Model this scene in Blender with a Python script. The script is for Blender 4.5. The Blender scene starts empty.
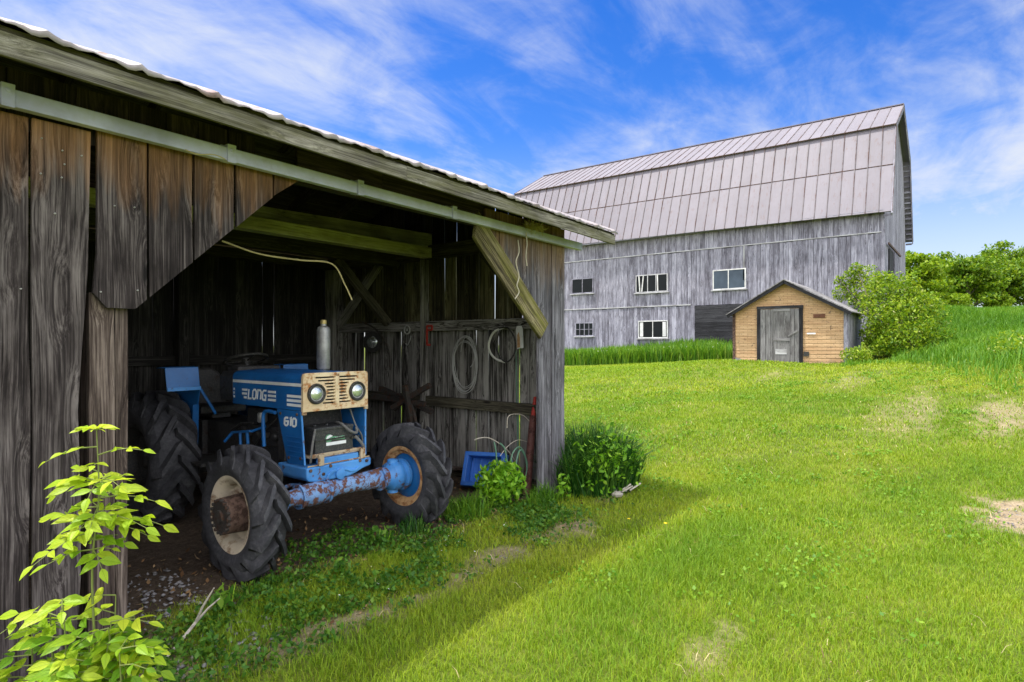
import bpy, math, random
import numpy as np
from mathutils import Vector
R = random.Random(7)
NR = np.random.default_rng(11)
S = bpy.context.scene
COL = S.collection
rad = math.radians

# ------------------------------------------------------------------ camera frame
# world X runs along the open shed's front, world Y runs into the shed
F = 609.0
HORIZON = 345.0
CAMZ = 1.7
FW = Vector((0.7917, 0.6109, 0)); RT = Vector((0.6109, -0.7917, 0))

def ray(u, v):
    return FW + RT * ((u - 512) / F) + Vector((0, 0, (HORIZON - v) / F))
def onY(u, v, y):
    d = ray(u, v); return d * (y / d.y) + Vector((0, 0, CAMZ))
def onX(u, v, x):
    d = ray(u, v); return d * (x / d.x) + Vector((0, 0, CAMZ))
def onZ(u, v, z=0.0):
    d = ray(u, v); return d * ((z - CAMZ) / d.z) + Vector((0, 0, CAMZ))

# ------------------------------------------------------------------ noise helpers (numpy)
def _h(ix, iy, seed):
    n = (ix.astype(np.int64) * 374761393 + iy.astype(np.int64) * 668265263 + seed * 974634777) & 0xffffffff
    n = ((n ^ (n >> 13)) * 1274126177) & 0xffffffff
    return ((n ^ (n >> 16)) & 0xffff) / 65535.0
def vnoise(x, y, s=1.0, seed=0):
    x = np.asarray(x, float) * s; y = np.asarray(y, float) * s
    ix = np.floor(x); iy = np.floor(y); fx = x - ix; fy = y - iy
    fx = fx * fx * (3 - 2 * fx); fy = fy * fy * (3 - 2 * fy)
    a = _h(ix, iy, seed); b = _h(ix + 1, iy, seed); c = _h(ix, iy + 1, seed); d = _h(ix + 1, iy + 1, seed)
    return (a * (1 - fx) + b * fx) * (1 - fy) + (c * (1 - fx) + d * fx) * fy
def fbm(x, y, s=1.0, seed=0, o=3):
    t = 0; a = .5
    for k in range(o):
        t = t + a * vnoise(x, y, s * 2 ** k, seed + k); a *= .5
    return t / (1 - .5 ** o)
def sstep(a, b, x):
    t = np.clip((np.asarray(x, float) - a) / (b - a), 0, 1); return t * t * (3 - 2 * t)

# ------------------------------------------------------------------ terrain height
_cp = [(-60,-60,0),(-60,60,0),(0,-40,0),(-5,-5,0),(0,0,0),(3,0,0),(6,0,.02),(0,5,0),(3,3,0),(6,3.5,0),(3,8,0),(6,8,0),(-3,8,0),(0,20,0),
       (9,3,.12),(9,-2,.15),(12,2.5,.38),(10,10,.08),(15,0,.8),(15,-6,.9),(16,4,.66),(15,12,.25),(19,3,.95),(19,8,.8),(22.5,3.5,1.1),(22.5,7,1.14),
       (27,9,.85),(27,16,.55),(32.5,9,1.0),(32.5,17,.8),(32.5,26,.7),(45,40,.7),(20,30,.2),(20,0,1.25),(24,0,1.6),(24,-8,1.85),(28,1.0,2.0),(28,4.2,1.35),
       (33,1.2,3.0),(33,3.2,2.75),(33,-5,2.95),(33,-14,3.0),(33,5.2,1.35),(40,-1,3.1),(40,10,2.4),(60,0,3.2),(60,-30,3.2),(100,0,3.0),(100,-60,3.0),(100,60,2.0),(300,0,2.0),(0,300,0),(300,300,1),(300,-300,3),(10,-30,1.0)]
_P = np.array(_cp, float); _c2 = 9.0
def _phi(dx, dy): return np.sqrt(dx * dx + dy * dy + _c2)
_A = _phi(_P[:, None, 0] - _P[None, :, 0], _P[:, None, 1] - _P[None, :, 1])
_n = len(_P); _M = np.zeros((_n + 1, _n + 1)); _M[:_n, :_n] = _A; _M[:_n, _n] = 1; _M[_n, :_n] = 1
_W = np.linalg.solve(_M, np.append(_P[:, 2], 0))
def gz(x, y):
    x = np.asarray(x, float); y = np.asarray(y, float)
    z = np.full(x.shape, _W[-1])
    for i in range(_n):
        z = z + _W[i] * _phi(x - _P[i, 0], y - _P[i, 1])
    # the yard right around the open shed is level
    d = np.maximum(np.maximum(x - 6.5, 0), np.maximum(2.0 - x, 0)) ** 2 + np.maximum(1.0 - y, 0) ** 2
    k = sstep(0, 9, d)
    z = z * k
    z = z + (fbm(x, y, .7, 5) - .5) * .05 * np.clip(np.hypot(x - 3, y - 4.5) / 4, .15, 1)
    return z
def g1(x, y): return float(gz(np.array([x]), np.array([y]))[0])

# bare / dry ground: 1 = no grass
def bare(x, y):
    x = np.asarray(x, float); y = np.asarray(y, float)
    n = fbm(x, y, 2.2, 21); n2 = fbm(x, y, 7, 33)
    inside = sstep(3.65, 4.35, y + (n - .5) * .9) * sstep(6.15, 5.9, x) * sstep(-3, -2, x)
    leftb = sstep(1.9, 1.3, x + (n - .5) * .5) * sstep(2.75, 3.2, y) * .9
    drip = np.exp(-((y - 3.04 - (n - .5) * .26) / .19) ** 2) * sstep(.22, .62, n2 * .5 + n * .5) * sstep(1.4, 1.8, x) * sstep(5.6, 4.4, x) * .66
    def blob(cx, cy, rx, ry, s=1.): return s * sstep(1.7, .15, np.hypot((x - cx) / rx, (y - cy) / ry) + (n2 - .5) * 1.7 + (n - .5) * .8)
    p = [blob(3.42, 1.2, .42, .12, .40), blob(7.7, -.2, .62, .30, 1.), blob(12.9, -.25, 1.5, .42, .62), blob(4.9, 3.02, .35, .2, .7), blob(13.5, .9, 2.0, .4, .45),
         blob(12.5, 1.3, 1.6, .5, .35), blob(18.5, 4.7, 1.6, .5, .35), blob(17, 2.5, 2.2, .5, .4), blob(6.15, 3.3, .3, .14, .6)]
    m = np.maximum(np.maximum(inside, leftb), drip)
    for q in p: m = np.maximum(m, q)
    return np.clip(m, 0, 1)

# ------------------------------------------------------------------ object helpers
def tag(o, label=None, cat=None, group=None, kind=None):
    if label: o['label'] = label
    if cat: o['category'] = cat
    if group: o['group'] = group
    if kind: o['kind'] = kind
    return o
def empty(name, loc, rz=0.0, parent=None):
    o = bpy.data.objects.new(name, None); COL.objects.link(o)
    o.empty_display_size = .2
    o.location = loc; o.rotation_euler = (0, 0, rz)
    if parent: o.parent = parent
    return o
def worldloc(o):
    p = Vector((0, 0, 0))
    while o is not None:
        p = p + Vector(o.location); o = o.parent
    return p

class MB:
    """collects geometry in world coordinates, with a grain coordinate and a random value per piece"""
    def __init__(s): s.v = []; s.f = []; s.g = []; s.r = []; s.m = []
    def add(s, vs, fs, g=None, r=None, m=0):
        b = len(s.v)
        vs = [Vector(a) for a in vs]
        s.v += vs; s.f += [tuple(i + b for i in f) for f in fs]
        s.m += [m] * len(fs)
        rr = R.random() if r is None else r
        s.r += [rr] * len(vs)
        s.g += g if g is not None else [tuple(a) for a in vs]
        return s
    def box(s, c, size, ax=None, r=None, m=0, taper=1.0):
        """oriented box; ax = (u,v,w) unit vectors"""
        c = Vector(c); U, V, W = ax or (Vector((1,0,0)), Vector((0,1,0)), Vector((0,0,1)))
        a, b, d = size[0] / 2, size[1] / 2, size[2] / 2
        L = max(range(3), key=lambda i: size[i])
        off = (R.random() * 50, R.random() * 50, R.random() * 50)
        vs = []; g = []
        for k in (-1, 1):
            t = taper if k > 0 else 1.0
            for (i, j) in ((-1,-1),(1,-1),(1,1),(-1,1)):
                q = (i*a*t, j*b*t, k*d); vs.append(c + U*q[0] + V*q[1] + W*q[2])
                o = [q[L]] + [q[n] for n in range(3) if n != L]
                g.append((o[0]+off[0], o[1]+off[1], o[2]+off[2]))
        s.add(vs, [(3,2,1,0),(4,5,6,7),(0,1,5,4),(1,2,6,5),(2,3,7,6),(3,0,4,7)], g, r, m); return s
    def b2(s, lo, hi, r=None, m=0):
        lo = Vector(lo); hi = Vector(hi); return s.box((lo+hi)/2, (hi-lo), None, r, m)
    def bar(s, p0, p1, w, t, up=(0,0,1), r=None, m=0):
        p0 = Vector(p0); p1 = Vector(p1); d = p1-p0; L = d.length; d.normalize()
        u = Vector(up); sd = d.cross(u)
        if sd.length < 1e-4: sd = d.cross(Vector((1,0,0)))
        sd.normalize(); u = sd.cross(d)
        return s.box((p0+p1)/2, (L, w, t), (d, sd, u), r, m)
    def prism(s, out, O, U, V, N, th, r=None, m=0, along='v'):
        """n-gon outline (a,b) in frame O,U,V extruded along N by th"""
        O = Vector(O); U = Vector(U); V = Vector(V); N = Vector(N); n = len(out)
        off = (R.random()*50, R.random()*50, R.random()*50)
        vs = []; g = []
        for k in (0, th):
            for a, b in out:
                vs.append(O + U*a + V*b + N*k)
                g.append(((b if along=='v' else a)+off[0], (a if along=='v' else b)+off[1], k+off[2]))
        fs = [tuple(range(n-1,-1,-1)), tuple(range(n,2*n))]
        for i in range(n):
            j = (i+1) % n; fs.append((i, j, n+j, n+i))
        return s.add(vs, fs, g, r, m)
    def plank(s, a0, a1, b0, b1, O, U, V, N, th, wob=.004, r=None, seg=.35, b0b=None, b1b=None, gapl=0):
        """vertical board between a0..a1 with slightly uneven edges; b0b/b1b: other corner heights"""
        b0b = b0 if b0b is None else b0b; b1b = b1 if b1b is None else b1b
        n = max(2, int((max(b1,b1b)-min(b0,b0b))/seg))
        out = []
        for i in range(n+1):
            t = i/n; out.append((a1 + (R.random()-.5)*2*wob, b0b+(b1b-b0b)*t))
        for i in range(n, -1, -1):
            t = i/n; out.append((a0 + (R.random()-.5)*2*wob, b0+(b1-b0)*t))
        return s.prism(out, O, U, V, N, th, r)
    def tube(s, pts, rad_, n=8, r=None, m=0, caps=True, rads=None):
        pts = [Vector(p) for p in pts]; k = len(pts)
        rr = R.random() if r is None else r
        vs = []; g = []; prev = None; L = 0
        for i, p in enumerate(pts):
            d = (pts[min(i+1,k-1)] - pts[max(i-1,0)]).normalized()
            if i: L += (pts[i]-pts[i-1]).length
            if prev is None:
                a = d.cross(Vector((0,0,1)))
                if a.length < .05: a = d.cross(Vector((1,0,0)))
            else: a = prev - d*prev.dot(d)
            a.normalize(); prev = a; b = d.cross(a)
            q = rads[i] if rads else rad_
            for j in range(n):
                t = 2*math.pi*j/n; vs.append(p + a*math.cos(t)*q + b*math.sin(t)*q); g.append((L, math.cos(t)*q, math.sin(t)*q))
        fs = []
        for i in range(k-1):
            for j in range(n):
                j2 = (j+1) % n; fs.append((i*n+j, i*n+j2, (i+1)*n+j2, (i+1)*n+j))
        if caps: fs += [tuple(range(n-1,-1,-1)), tuple(range((k-1)*n, k*n))]
        return s.add(vs, fs, g, rr, m)
    def lathe(s, prof, O, A, n=40, r=None, m=0, closed=False):
        """profile (along,radius) turned round axis A through O"""
        O = Vector(O); A = Vector(A).normalized()
        B = A.cross(Vector((0,0,1)))
        if B.length < .05: B = A.cross(Vector((1,0,0)))
        B.normalize(); C = A.cross(B); k = len(prof); vs = []
        for a, q in prof:
            for j in range(n):
                t = 2*math.pi*j/n; vs.append(O + A*a + B*math.cos(t)*q + C*math.sin(t)*q)
        fs = []
        for i in range(k if closed else k-1):
            i2 = (i+1) % k
            for j in range(n):
                j2 = (j+1) % n; fs.append((i*n+j, i*n+j2, i2*n+j2, i2*n+j))
        if not closed:
            if prof[0][1] > 1e-5: fs.append(tuple(range(n-1,-1,-1)))
            if prof[-1][1] > 1e-5: fs.append(tuple(range((k-1)*n, k*n)))
        return s.add(vs, fs, None, r, m)
    def build(s, name, mats, parent=None, smooth=False, bevel=0.0, segs=2, fixn=True):
        me = bpy.data.meshes.new(name)
        base = worldloc(parent) if parent else Vector((0,0,0))
        top = None
        vv = [v - base for v in s.v]
        if parent is None and vv:
            lo = Vector((min(v.x for v in vv), min(v.y for v in vv), min(v.z for v in vv)))
            hi = Vector((max(v.x for v in vv), max(v.y for v in vv), max(v.z for v in vv)))
            top = Vector(((lo.x+hi.x)/2, (lo.y+hi.y)/2, lo.z)); vv = [v - top for v in vv]
        me.from_pydata([tuple(v) for v in vv], [], s.f)
        if fixn:
            import bmesh
            bm = bmesh.new(); bm.from_mesh(me)
            bmesh.ops.recalc_face_normals(bm, faces=bm.faces[:]); bm.to_mesh(me); bm.free()
        if not isinstance(mats, (list, tuple)): mats = [mats]
        for m in mats: me.materials.append(m)
        if len(mats) > 1: me.polygons.foreach_set('material_index', s.m)
        at = me.attributes.new('gc', 'FLOAT_VECTOR', 'POINT'); at.data.foreach_set('vector', [c for g in s.g for c in g])
        at = me.attributes.new('rnd', 'FLOAT', 'POINT'); at.data.foreach_set('value', s.r)
        if smooth: me.shade_smooth()
        o = bpy.data.objects.new(name, me); COL.objects.link(o)
        if parent: o.parent = parent
        elif top is not None: o.location = top
        if smooth:
            try: me.set_sharp_from_angle(angle=rad(38))
            except Exception: pass
        if bevel:
            b = o.modifiers.new('bevel', 'BEVEL'); b.width = bevel; b.segments = segs; b.limit_method = 'ANGLE'; b.angle_limit = rad(35)
            b.harden_normals = False
        return o

def npmesh(name, V, Fq, rnd, mat, parent=None, loc=(0,0,0), extra=None):
    """numpy mesh: Fq list of (n,k) int arrays"""
    me = bpy.data.meshes.new(name)
    V = np.asarray(V, np.float32) - np.asarray(loc, np.float32)
    me.vertices.add(len(V)); me.vertices.foreach_set('co', V.ravel())
    idx = np.concatenate([f.ravel() for f in Fq]).astype(np.int32)
    tot = np.concatenate([np.full(len(f), f.shape[1]) for f in Fq]).astype(np.int32)
    st = np.concatenate([[0], np.cumsum(tot)[:-1]]).astype(np.int32)
    me.loops.add(len(idx)); me.loops.foreach_set('vertex_index', idx)
    me.polygons.add(len(tot)); me.polygons.foreach_set('loop_start', st); me.polygons.foreach_set('loop_total', tot)
    me.update(calc_edges=True); me.validate()
    at = me.attributes.new('rnd', 'FLOAT', 'POINT'); at.data.foreach_set('value', np.asarray(rnd, np.float32))
    for k, a in (extra or {}).items():
        at = me.attributes.new(k, 'FLOAT', 'POINT'); at.data.foreach_set('value', np.asarray(a, np.float32))
    me.materials.append(mat)
    o = bpy.data.objects.new(name, me); COL.objects.link(o)
    if parent: o.parent = parent
    else: o.location = loc
    return o
# ------------------------------------------------------------------ materials
class NT:
    def __init__(s, name):
        s.m = bpy.data.materials.new(name); s.m.use_nodes = True
        s.t = s.m.node_tree; s.t.nodes.clear()
        s.out = s.n('ShaderNodeOutputMaterial'); s.p = s.n('ShaderNodeBsdfPrincipled')
        s.l(s.p.outputs[0], s.out.inputs[0])
    def n(s, ty, **kw):
        x = s.t.nodes.new(ty)
        for k, v in kw.items(): setattr(x, k, v)
        return x
    def l(s, a, b): s.t.links.new(a, b)
    def put(s, x, v):
        if hasattr(v, 'is_output'): s.l(v, x)
        else: x.default_value = v
    def attr(s, name, out='Vector'):
        a = s.n('ShaderNodeAttribute', attribute_name=name); return a.outputs[out]
    def obj(s): return s.n('ShaderNodeTexCoord').outputs['Object']
    def map(s, vec, scale=(1,1,1), loc=(0,0,0)):
        m = s.n('ShaderNodeMapping'); s.l(vec, m.inputs[0]); m.inputs['Scale'].default_value = scale; m.inputs['Location'].default_value = loc
        return m.outputs[0]
    def noise(s, vec, sc, det=4, rough=.55, dist=0.0):
        x = s.n('ShaderNodeTexNoise'); s.l(vec, x.inputs['Vector']); x.inputs['Scale'].default_value = sc
        x.inputs['Detail'].default_value = det; x.inputs['Roughness'].default_value = rough; x.inputs['Distortion'].default_value = dist
        return x.outputs[0]
    def ramp(s, fac, stops, interp='LINEAR'):
        r = s.n('ShaderNodeValToRGB'); s.l(fac, r.inputs[0]); r.color_ramp.interpolation = interp
        e = r.color_ramp.elements
        while len(e) < len(stops): e.new(.5)
        for i, (p, c) in enumerate(stops):
            e[i].position = p; e[i].color = (c, c, c, 1) if not hasattr(c, '__len__') else (*c[:3], 1)
        return r.outputs[0]
    def mix(s, fac, a, b, mode='MIX'):
        x = s.n('ShaderNodeMix', data_type='RGBA', blend_type=mode)
        s.put(x.inputs[0], fac)
        for i, v in ((6, a), (7, b)):
            if hasattr(v, 'is_output'): s.l(v, x.inputs[i])
            else: x.inputs[i].default_value = (*v[:3], 1) if hasattr(v, '__len__') else (v, v, v, 1)
        return x.outputs[2]
    def math(s, op, a, b=0.0, c=None):
        x = s.n('ShaderNodeMath', operation=op); s.put(x.inputs[0], a); s.put(x.inputs[1], b)
        if c is not None: s.put(x.inputs[2], c)
        return x.outputs[0]
    def bump(s, h, st=.5, d=.01, normal=None):
        x = s.n('ShaderNodeBump'); x.inputs['Strength'].default_value = st; x.inputs['Distance'].default_value = d; s.l(h, x.inputs['Height'])
        if normal: s.l(normal, x.inputs['Normal'])
        s.l(x.outputs[0], s.p.inputs['Normal']); return x.outputs[0]
    def col(s, c): s.put(s.p.inputs['Base Color'], c if hasattr(c, 'is_output') else (*c, 1)); return s
    def rough(s, v): s.put(s.p.inputs['Roughness'], v); return s
    def metal(s, v): s.put(s.p.inputs['Metallic'], v); return s
    def spec(s, v): s.p.inputs['Specular IOR Level'].default_value = v; return s

def wood(name, pale, mid, dark, warm=None, warmz=None, moss=None, contrast=1.0, streak=1.0, bump=.6, tone=.30, blotch=.20, stain=.6):
    """weathered sawn boards; grain follows each board"""
    t = NT(name); g = t.attr('gc'); rn = t.attr('rnd', 'Fac')
    vo = t.n('ShaderNodeTexVoronoi', feature='F1'); t.l(t.map(g, (1.35, 6.0, 6.0)), vo.inputs['Vector']); vo.inputs['Scale'].default_value = 1.0; vo.inputs['Randomness'].default_value = 1
    flow = t.ramp(vo.outputs['Distance'], [(.0, 1), (.16, .72), (.45, 0)], 'EASE')
    wob = t.math('ADD', t.noise(t.map(g, (.9, 3, 3)), 1.0, 2), t.math('MULTIPLY', flow, .75))
    gv = t.n('ShaderNodeVectorMath', operation='MULTIPLY_ADD'); t.l(wob, gv.inputs[0]); gv.inputs[1].default_value = (0, .06, .06); t.l(g, gv.inputs[2])
    g2 = gv.outputs[0]
    fine = t.noise(t.map(g2, (1.6, 85, 85)), 1.0, 7, .72)
    band = t.noise(t.map(g2, (.55, 24, 24)), 1.0, 4, .6, .3)
    blot = t.noise(t.map(g, (1.3, 5, 5)), 1.0, 5, .6)
    f = t.math('ADD', t.math('MULTIPLY', fine, .62), t.math('ADD', t.math('MULTIPLY', band, .30 * streak), t.math('MULTIPLY', blot, blotch)))
    f = t.math('ADD', t.math('MULTIPLY', t.math('SUBTRACT', f, .46+.5*blotch), 3.0 * contrast), t.math('ADD', .47-tone*.5, t.math('MULTIPLY', rn, tone)))
    c = t.ramp(f, [(0.0, dark), (.45, mid), (.92, pale)])
    # dark hairline checks along the grain
    chk = t.ramp(t.noise(t.map(g2, (.9, 60, 60)), 1.0, 3, .6), [(.30, 1), (.38, 0)])
    c = t.mix(t.math('MULTIPLY', chk, .7), c, tuple(.35 * x for x in dark))
    # knots
    kn = t.ramp(vo.outputs['Distance'], [(.05, 1), (.12, 0)])
    stn = t.noise(t.map(g, (1.6, 4.2, 4.2), (3, 1, 7)), 1.0, 5, .62)
    c = t.mix(t.math('MULTIPLY', t.ramp(stn, [(.46, 0), (.66, 1)]), stain), c, t.mix(1.0, c, (.30, .27, .27), 'MULTIPLY'))
    c = t.mix(t.math('MULTIPLY', kn, .85), c, tuple(.4 * x for x in dark))
    if warm:
        wn = t.noise(t.map(g, (.9, 9, 9)), 1.0, 4, .6)
        if warmz:
            pos = t.n('ShaderNodeNewGeometry').outputs['Position']; sx = t.n('ShaderNodeSeparateXYZ'); t.l(pos, sx.inputs[0])
            zz = t.math('ADD', sx.outputs[2], t.math('MULTIPLY', t.math('SUBTRACT', wn, .5), warmz[2]))
            k = t.n('ShaderNodeMapRange'); t.l(zz, k.inputs[0]); k.inputs[1].default_value = warmz[0]; k.inputs[2].default_value = warmz[1]
            k = t.math('MULTIPLY', k.outputs[0], .9)
        else: k = t.ramp(wn, [(.50, 0), (.68, .85)])
        c = t.mix(k, c, t.ramp(f, [(0, tuple(.25 * x for x in warm)), (.9, warm)]))
    if moss:
        mn = t.noise(t.map(g, (2.2, 9, 9)), 1.0, 5, .65)
        c = t.mix(t.ramp(mn, [(.42, 0), (.62, .8)]), c, t.ramp(fine, [(.3, tuple(.4 * x for x in moss)), (.7, moss)]))
    t.col(c).rough(.88).spec(.25)
    t.bump(t.math('SUBTRACT', t.math('ADD', fine, t.math('MULTIPLY', band, .8)), t.math('ADD', t.math('MULTIPLY', chk, .6), t.math('MULTIPLY', kn, .4))), bump, .006)
    return t.m

def paint(name, c, wear=None, wearcol=(.12, .045, .02), rough=.45, sc=9, lo=.55, hi=.62, dust=.15, metal=0.0, bump=.25, fade=None):
    """painted steel with chips, dust and uneven gloss"""
    t = NT(name); o = t.obj()
    n = t.noise(o, sc, 8, .68); n2 = t.noise(o, sc * 5, 4, .6); n3 = t.noise(o, 2.3, 4, .6)
    col = t.ramp(n3, [(.3, tuple(.72 * x for x in c)), (.7, fade or tuple(min(1, 1.2 * x) for x in c))])
    if dust: col = t.mix(t.math('MULTIPLY', t.ramp(n2, [(.45, 0), (.75, 1)]), dust), col, (.30, .27, .22))
    bh = t.math('MULTIPLY', n2, .2)
    rg = t.math('ADD', rough, t.math('MULTIPLY', n2, .2))
    if wear:
        k = t.ramp(n, [(lo, 0), (hi, 1)])
        rc = t.ramp(t.noise(o, sc * 6, 5, .7), [(.3, tuple(.4 * x for x in wearcol)), (.7, wearcol)])
        col = t.mix(t.math('MULTIPLY', k, wear), col, rc)
        bh = t.math('SUBTRACT', bh, t.math('MULTIPLY', k, .5))
        rg = t.math('ADD', rg, t.math('MULTIPLY', k, .3))
    t.col(col).rough(rg).metal(metal); t.bump(bh, bump, .004); return t.m

def leafmat(name, stops, trans=.35, rough=.5, pos=None, veins=False):
    """leaf / grass blade: colour varies blade to blade and in broad patches, light passes through"""
    t = NT(name); rn = t.attr('rnd', 'Fac')
    f = rn
    if pos:
        pp = t.n('ShaderNodeNewGeometry').outputs['Position']
        f = t.math('ADD', t.math('MULTIPLY', rn, pos[1]), t.math('MULTIPLY', t.noise(pp, pos[0], 4, .6), 1 - pos[1]))
    c = t.ramp(f, stops)
    if veins:
        sx = t.n('ShaderNodeSeparateXYZ'); t.l(t.attr('gc'), sx.inputs[0]); ab = t.math('ABSOLUTE', sx.outputs[1])
        side = t.math('SINE', t.math('MULTIPLY', t.math('SUBTRACT', sx.outputs[0], t.math('MULTIPLY', ab, 1.1)), 44.0))
        vein = t.math('MAXIMUM', t.ramp(ab, [(.008, 1), (.022, 0)]), t.math('MULTIPLY', t.ramp(side, [(.80, 0), (1.0, 1)]), .55))
        blot = t.noise(t.n('ShaderNodeNewGeometry').outputs['Position'], 55, 4, .6)
        c = t.mix(t.math('MULTIPLY', vein, .55), c, t.mix(1.0, c, (.55, .62, .5), 'MULTIPLY'))
        c = t.mix(t.ramp(blot, [(.60, 0), (.78, .5)]), c, (.30, .30, .05))
        t.bump(t.math('SUBTRACT', 0.0, vein), .5, .002)
    t.col(c).rough(rough).spec(.3)
    tr = t.n('ShaderNodeBsdfTranslucent'); t.l(t.mix(.5, c, t.mix(1.0, c, (1.25, 1.2, .35), 'MULTIPLY')), tr.inputs[0])
    mx = t.n('ShaderNodeMixShader'); mx.inputs[0].default_value = trans
    t.l(t.p.outputs[0], mx.inputs[1]); t.l(tr.outputs[0], mx.inputs[2]); t.l(mx.outputs[0], t.out.inputs[0])
    return t.m

M = {}
M['front'] = wood('weathered front boards', (.185,.16,.155), (.043,.034,.034), (.009,.007,.008), warm=(.42,.215,.10), warmz=(2.50, 2.95, 1.0), contrast=1.2, tone=.6, bump=1.0, stain=.9)
M['post'] = wood('brown post', (.27,.215,.185), (.095,.070,.060), (.025,.016,.014), contrast=1.5, bump=.9)
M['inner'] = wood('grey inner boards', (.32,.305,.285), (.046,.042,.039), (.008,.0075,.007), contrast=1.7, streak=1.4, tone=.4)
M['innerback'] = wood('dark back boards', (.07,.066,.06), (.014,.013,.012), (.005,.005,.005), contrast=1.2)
M['innerup'] = wood('greenish upper boards', (.24,.22,.115), (.075,.068,.034), (.015,.013,.009), contrast=1.4, tone=.4)
M['beam'] = wood('old beam', (.16,.145,.10), (.05,.045,.032), (.014,.012,.010))
M['beamg'] = wood('pale greenish joist', (.62,.61,.36), (.42,.41,.22), (.15,.14,.07), contrast=.8)
M['moss'] = wood('mossy brace', (.36,.31,.18), (.14,.115,.06), (.02,.016,.011), moss=(.24,.23,.045), contrast=1.9, bump=1.2)
M['corner'] = wood('grey corner boards', (.30,.29,.33), (.105,.10,.115), (.02,.018,.021), warm=(.32,.19,.10), warmz=(2.35, 2.95, 1.2), contrast=1.3, tone=.4, bump=.9)
M['fascia'] = wood('fascia board', (.40,.38,.32), (.19,.18,.145), (.05,.045,.036), moss=(.15,.145,.07), contrast=1.3)
M['uppershade'] = wood('eave shade dark boards', (.10,.075,.055), (.035,.026,.020), (.010,.008,.007), contrast=1.1)  # near-black tone carries the shade under the eave
M['barn'] = wood('barn boards', (.44,.435,.52), (.24,.235,.29), (.075,.07,.09), contrast=1.3, bump=.5, tone=.36, blotch=.28, stain=.45)
M['barntrim'] = wood('pale barn trim', (.62,.62,.64), (.46,.46,.48), (.25,.25,.26), contrast=.6)
M['darkplank'] = wood('black boards', (.075,.075,.085), (.022,.022,.026), (.008,.008,.009))
M['greydoor'] = wood('grey door boards', (.34,.33,.34), (.19,.185,.19), (.07,.065,.065))
def siding():
    t = NT('ochre siding'); o = t.obj(); g = t.attr('gc'); rn = t.attr('rnd', 'Fac')
    n = t.noise(t.map(g, (3, 14, 14)), 1, 5, .6); n2 = t.noise(o, 5, 8, .7); n3 = t.noise(o, 2.0, 4)
    f = t.math('ADD', t.math('MULTIPLY', n, .55), t.math('MULTIPLY', rn, .35))
    c = t.ramp(f, [(.15, (.46,.28,.15)), (.5, (.56,.37,.205)), (.85, (.63,.44,.265))])
    c = t.mix(t.ramp(n2, [(.63, 0), (.66, .9)]), c, (.06,.05,.05))
    c = t.mix(t.ramp(n3, [(.45, 0), (.75, .45)]), c, (.62,.44,.26))
    sx = t.n('ShaderNodeSeparateXYZ'); t.l(o, sx.inputs[0]); cb = t.n('ShaderNodeCombineXYZ'); t.l(sx.outputs[1], cb.inputs[0]); t.l(sx.outputs[2], cb.inputs[1])
    br = t.n('ShaderNodeTexBrick'); t.l(cb.outputs[0], br.inputs['Vector']); br.inputs['Scale'].default_value = 1.0; br.inputs['Mortar Size'].default_value = .008
    br.inputs['Brick Width'].default_value = .27; br.inputs['Row Height'].default_value = .0625; br.inputs['Color1'].default_value = (1,1,1,1); br.inputs['Color2'].default_value = (.80,.76,.72,1); br.inputs['Mortar'].default_value = (.55,.5,.45,1)
    c = t.mix(.9, c, br.outputs[0], 'MULTIPLY')
    sp = t.noise(t.map(o, (1, 2.2, 4.5)), 3.2, 6, .75); c = t.mix(t.ramp(sp, [(.60, 0), (.635, .85)]), c, (.085,.065,.055))
    ft = t.math('ADD', sx.outputs[2], t.math('MULTIPLY', n2, .9)); c = t.mix(t.ramp(ft, [(.40, .75), (.62, 0)]), c, (.20,.15,.11))
    t.col(c).rough(.85); t.bump(n, .3, .004); return t.m
M['siding'] = siding()
M['track'] = paint('pale green door track', (.50,.52,.74), .5, (.32,.29,.28), rough=.42, sc=5, lo=.60, hi=.78, dust=.2, fade=(.62,.64,.92))
M['roofmetal'] = paint('galvanised sheet', (.30,.27,.28), .7, (.24,.11,.07), rough=.5, sc=3, lo=.52, hi=.7, metal=.2)
def barnroof():
    t = NT('barn roof sheets'); o = t.obj(); rn = t.attr('rnd', 'Fac')
    n = t.noise(o, 1.1, 7, .65); n2 = t.noise(t.map(o, (3, 3, .6)), 2, 6, .7); n3 = t.noise(o, .25, 3)
    f = t.math('ADD', t.math('MULTIPLY', n, .5), t.math('ADD', t.math('MULTIPLY', n3, .33), t.math('MULTIPLY', rn, .16)))
    c = t.ramp(f, [(.25, (.138,.126,.150)), (.55, (.178,.164,.194)), (.85, (.215,.200,.234))])
    c = t.mix(t.ramp(n2, [(.56, 0), (.72, .65)]), c, (.13,.075,.065))
    st = t.noise(t.map(o, (.5, 7, .5)), 1.6, 6, .7); c = t.mix(t.ramp(st, [(.52, 0), (.75, .5)]), c, (.15,.125,.125))
    t.col(c).rough(.55).metal(.1); t.bump(n2, .15, .01); return t.m
M['barnroof'] = barnroof()
M['roofrib'] = paint('stained roof rib', (.13,.115,.125), .9, (.13,.06,.045), rough=.6, sc=1.6, lo=.46, hi=.6, fade=(.19,.17,.185))
M['blue'] = paint('faded blue paint', (.006,.10,.34), .8, (.10,.05,.03), rough=.30, sc=7, lo=.63, hi=.69, dust=.06, fade=(.012,.15,.46))
M['bluepale'] = paint('scuffed light blue paint', (.03,.21,.62), .9, (.13,.05,.03), rough=.38, sc=8, lo=.57, hi=.62, dust=.12, fade=(.09,.32,.74))
M['bluerust'] = paint('chipped blue and rust', (.04,.20,.58), 1.0, (.17,.075,.055), rough=.55, sc=19, lo=.46, hi=.54, dust=.3, fade=(.22,.38,.66), bump=.5)
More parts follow.
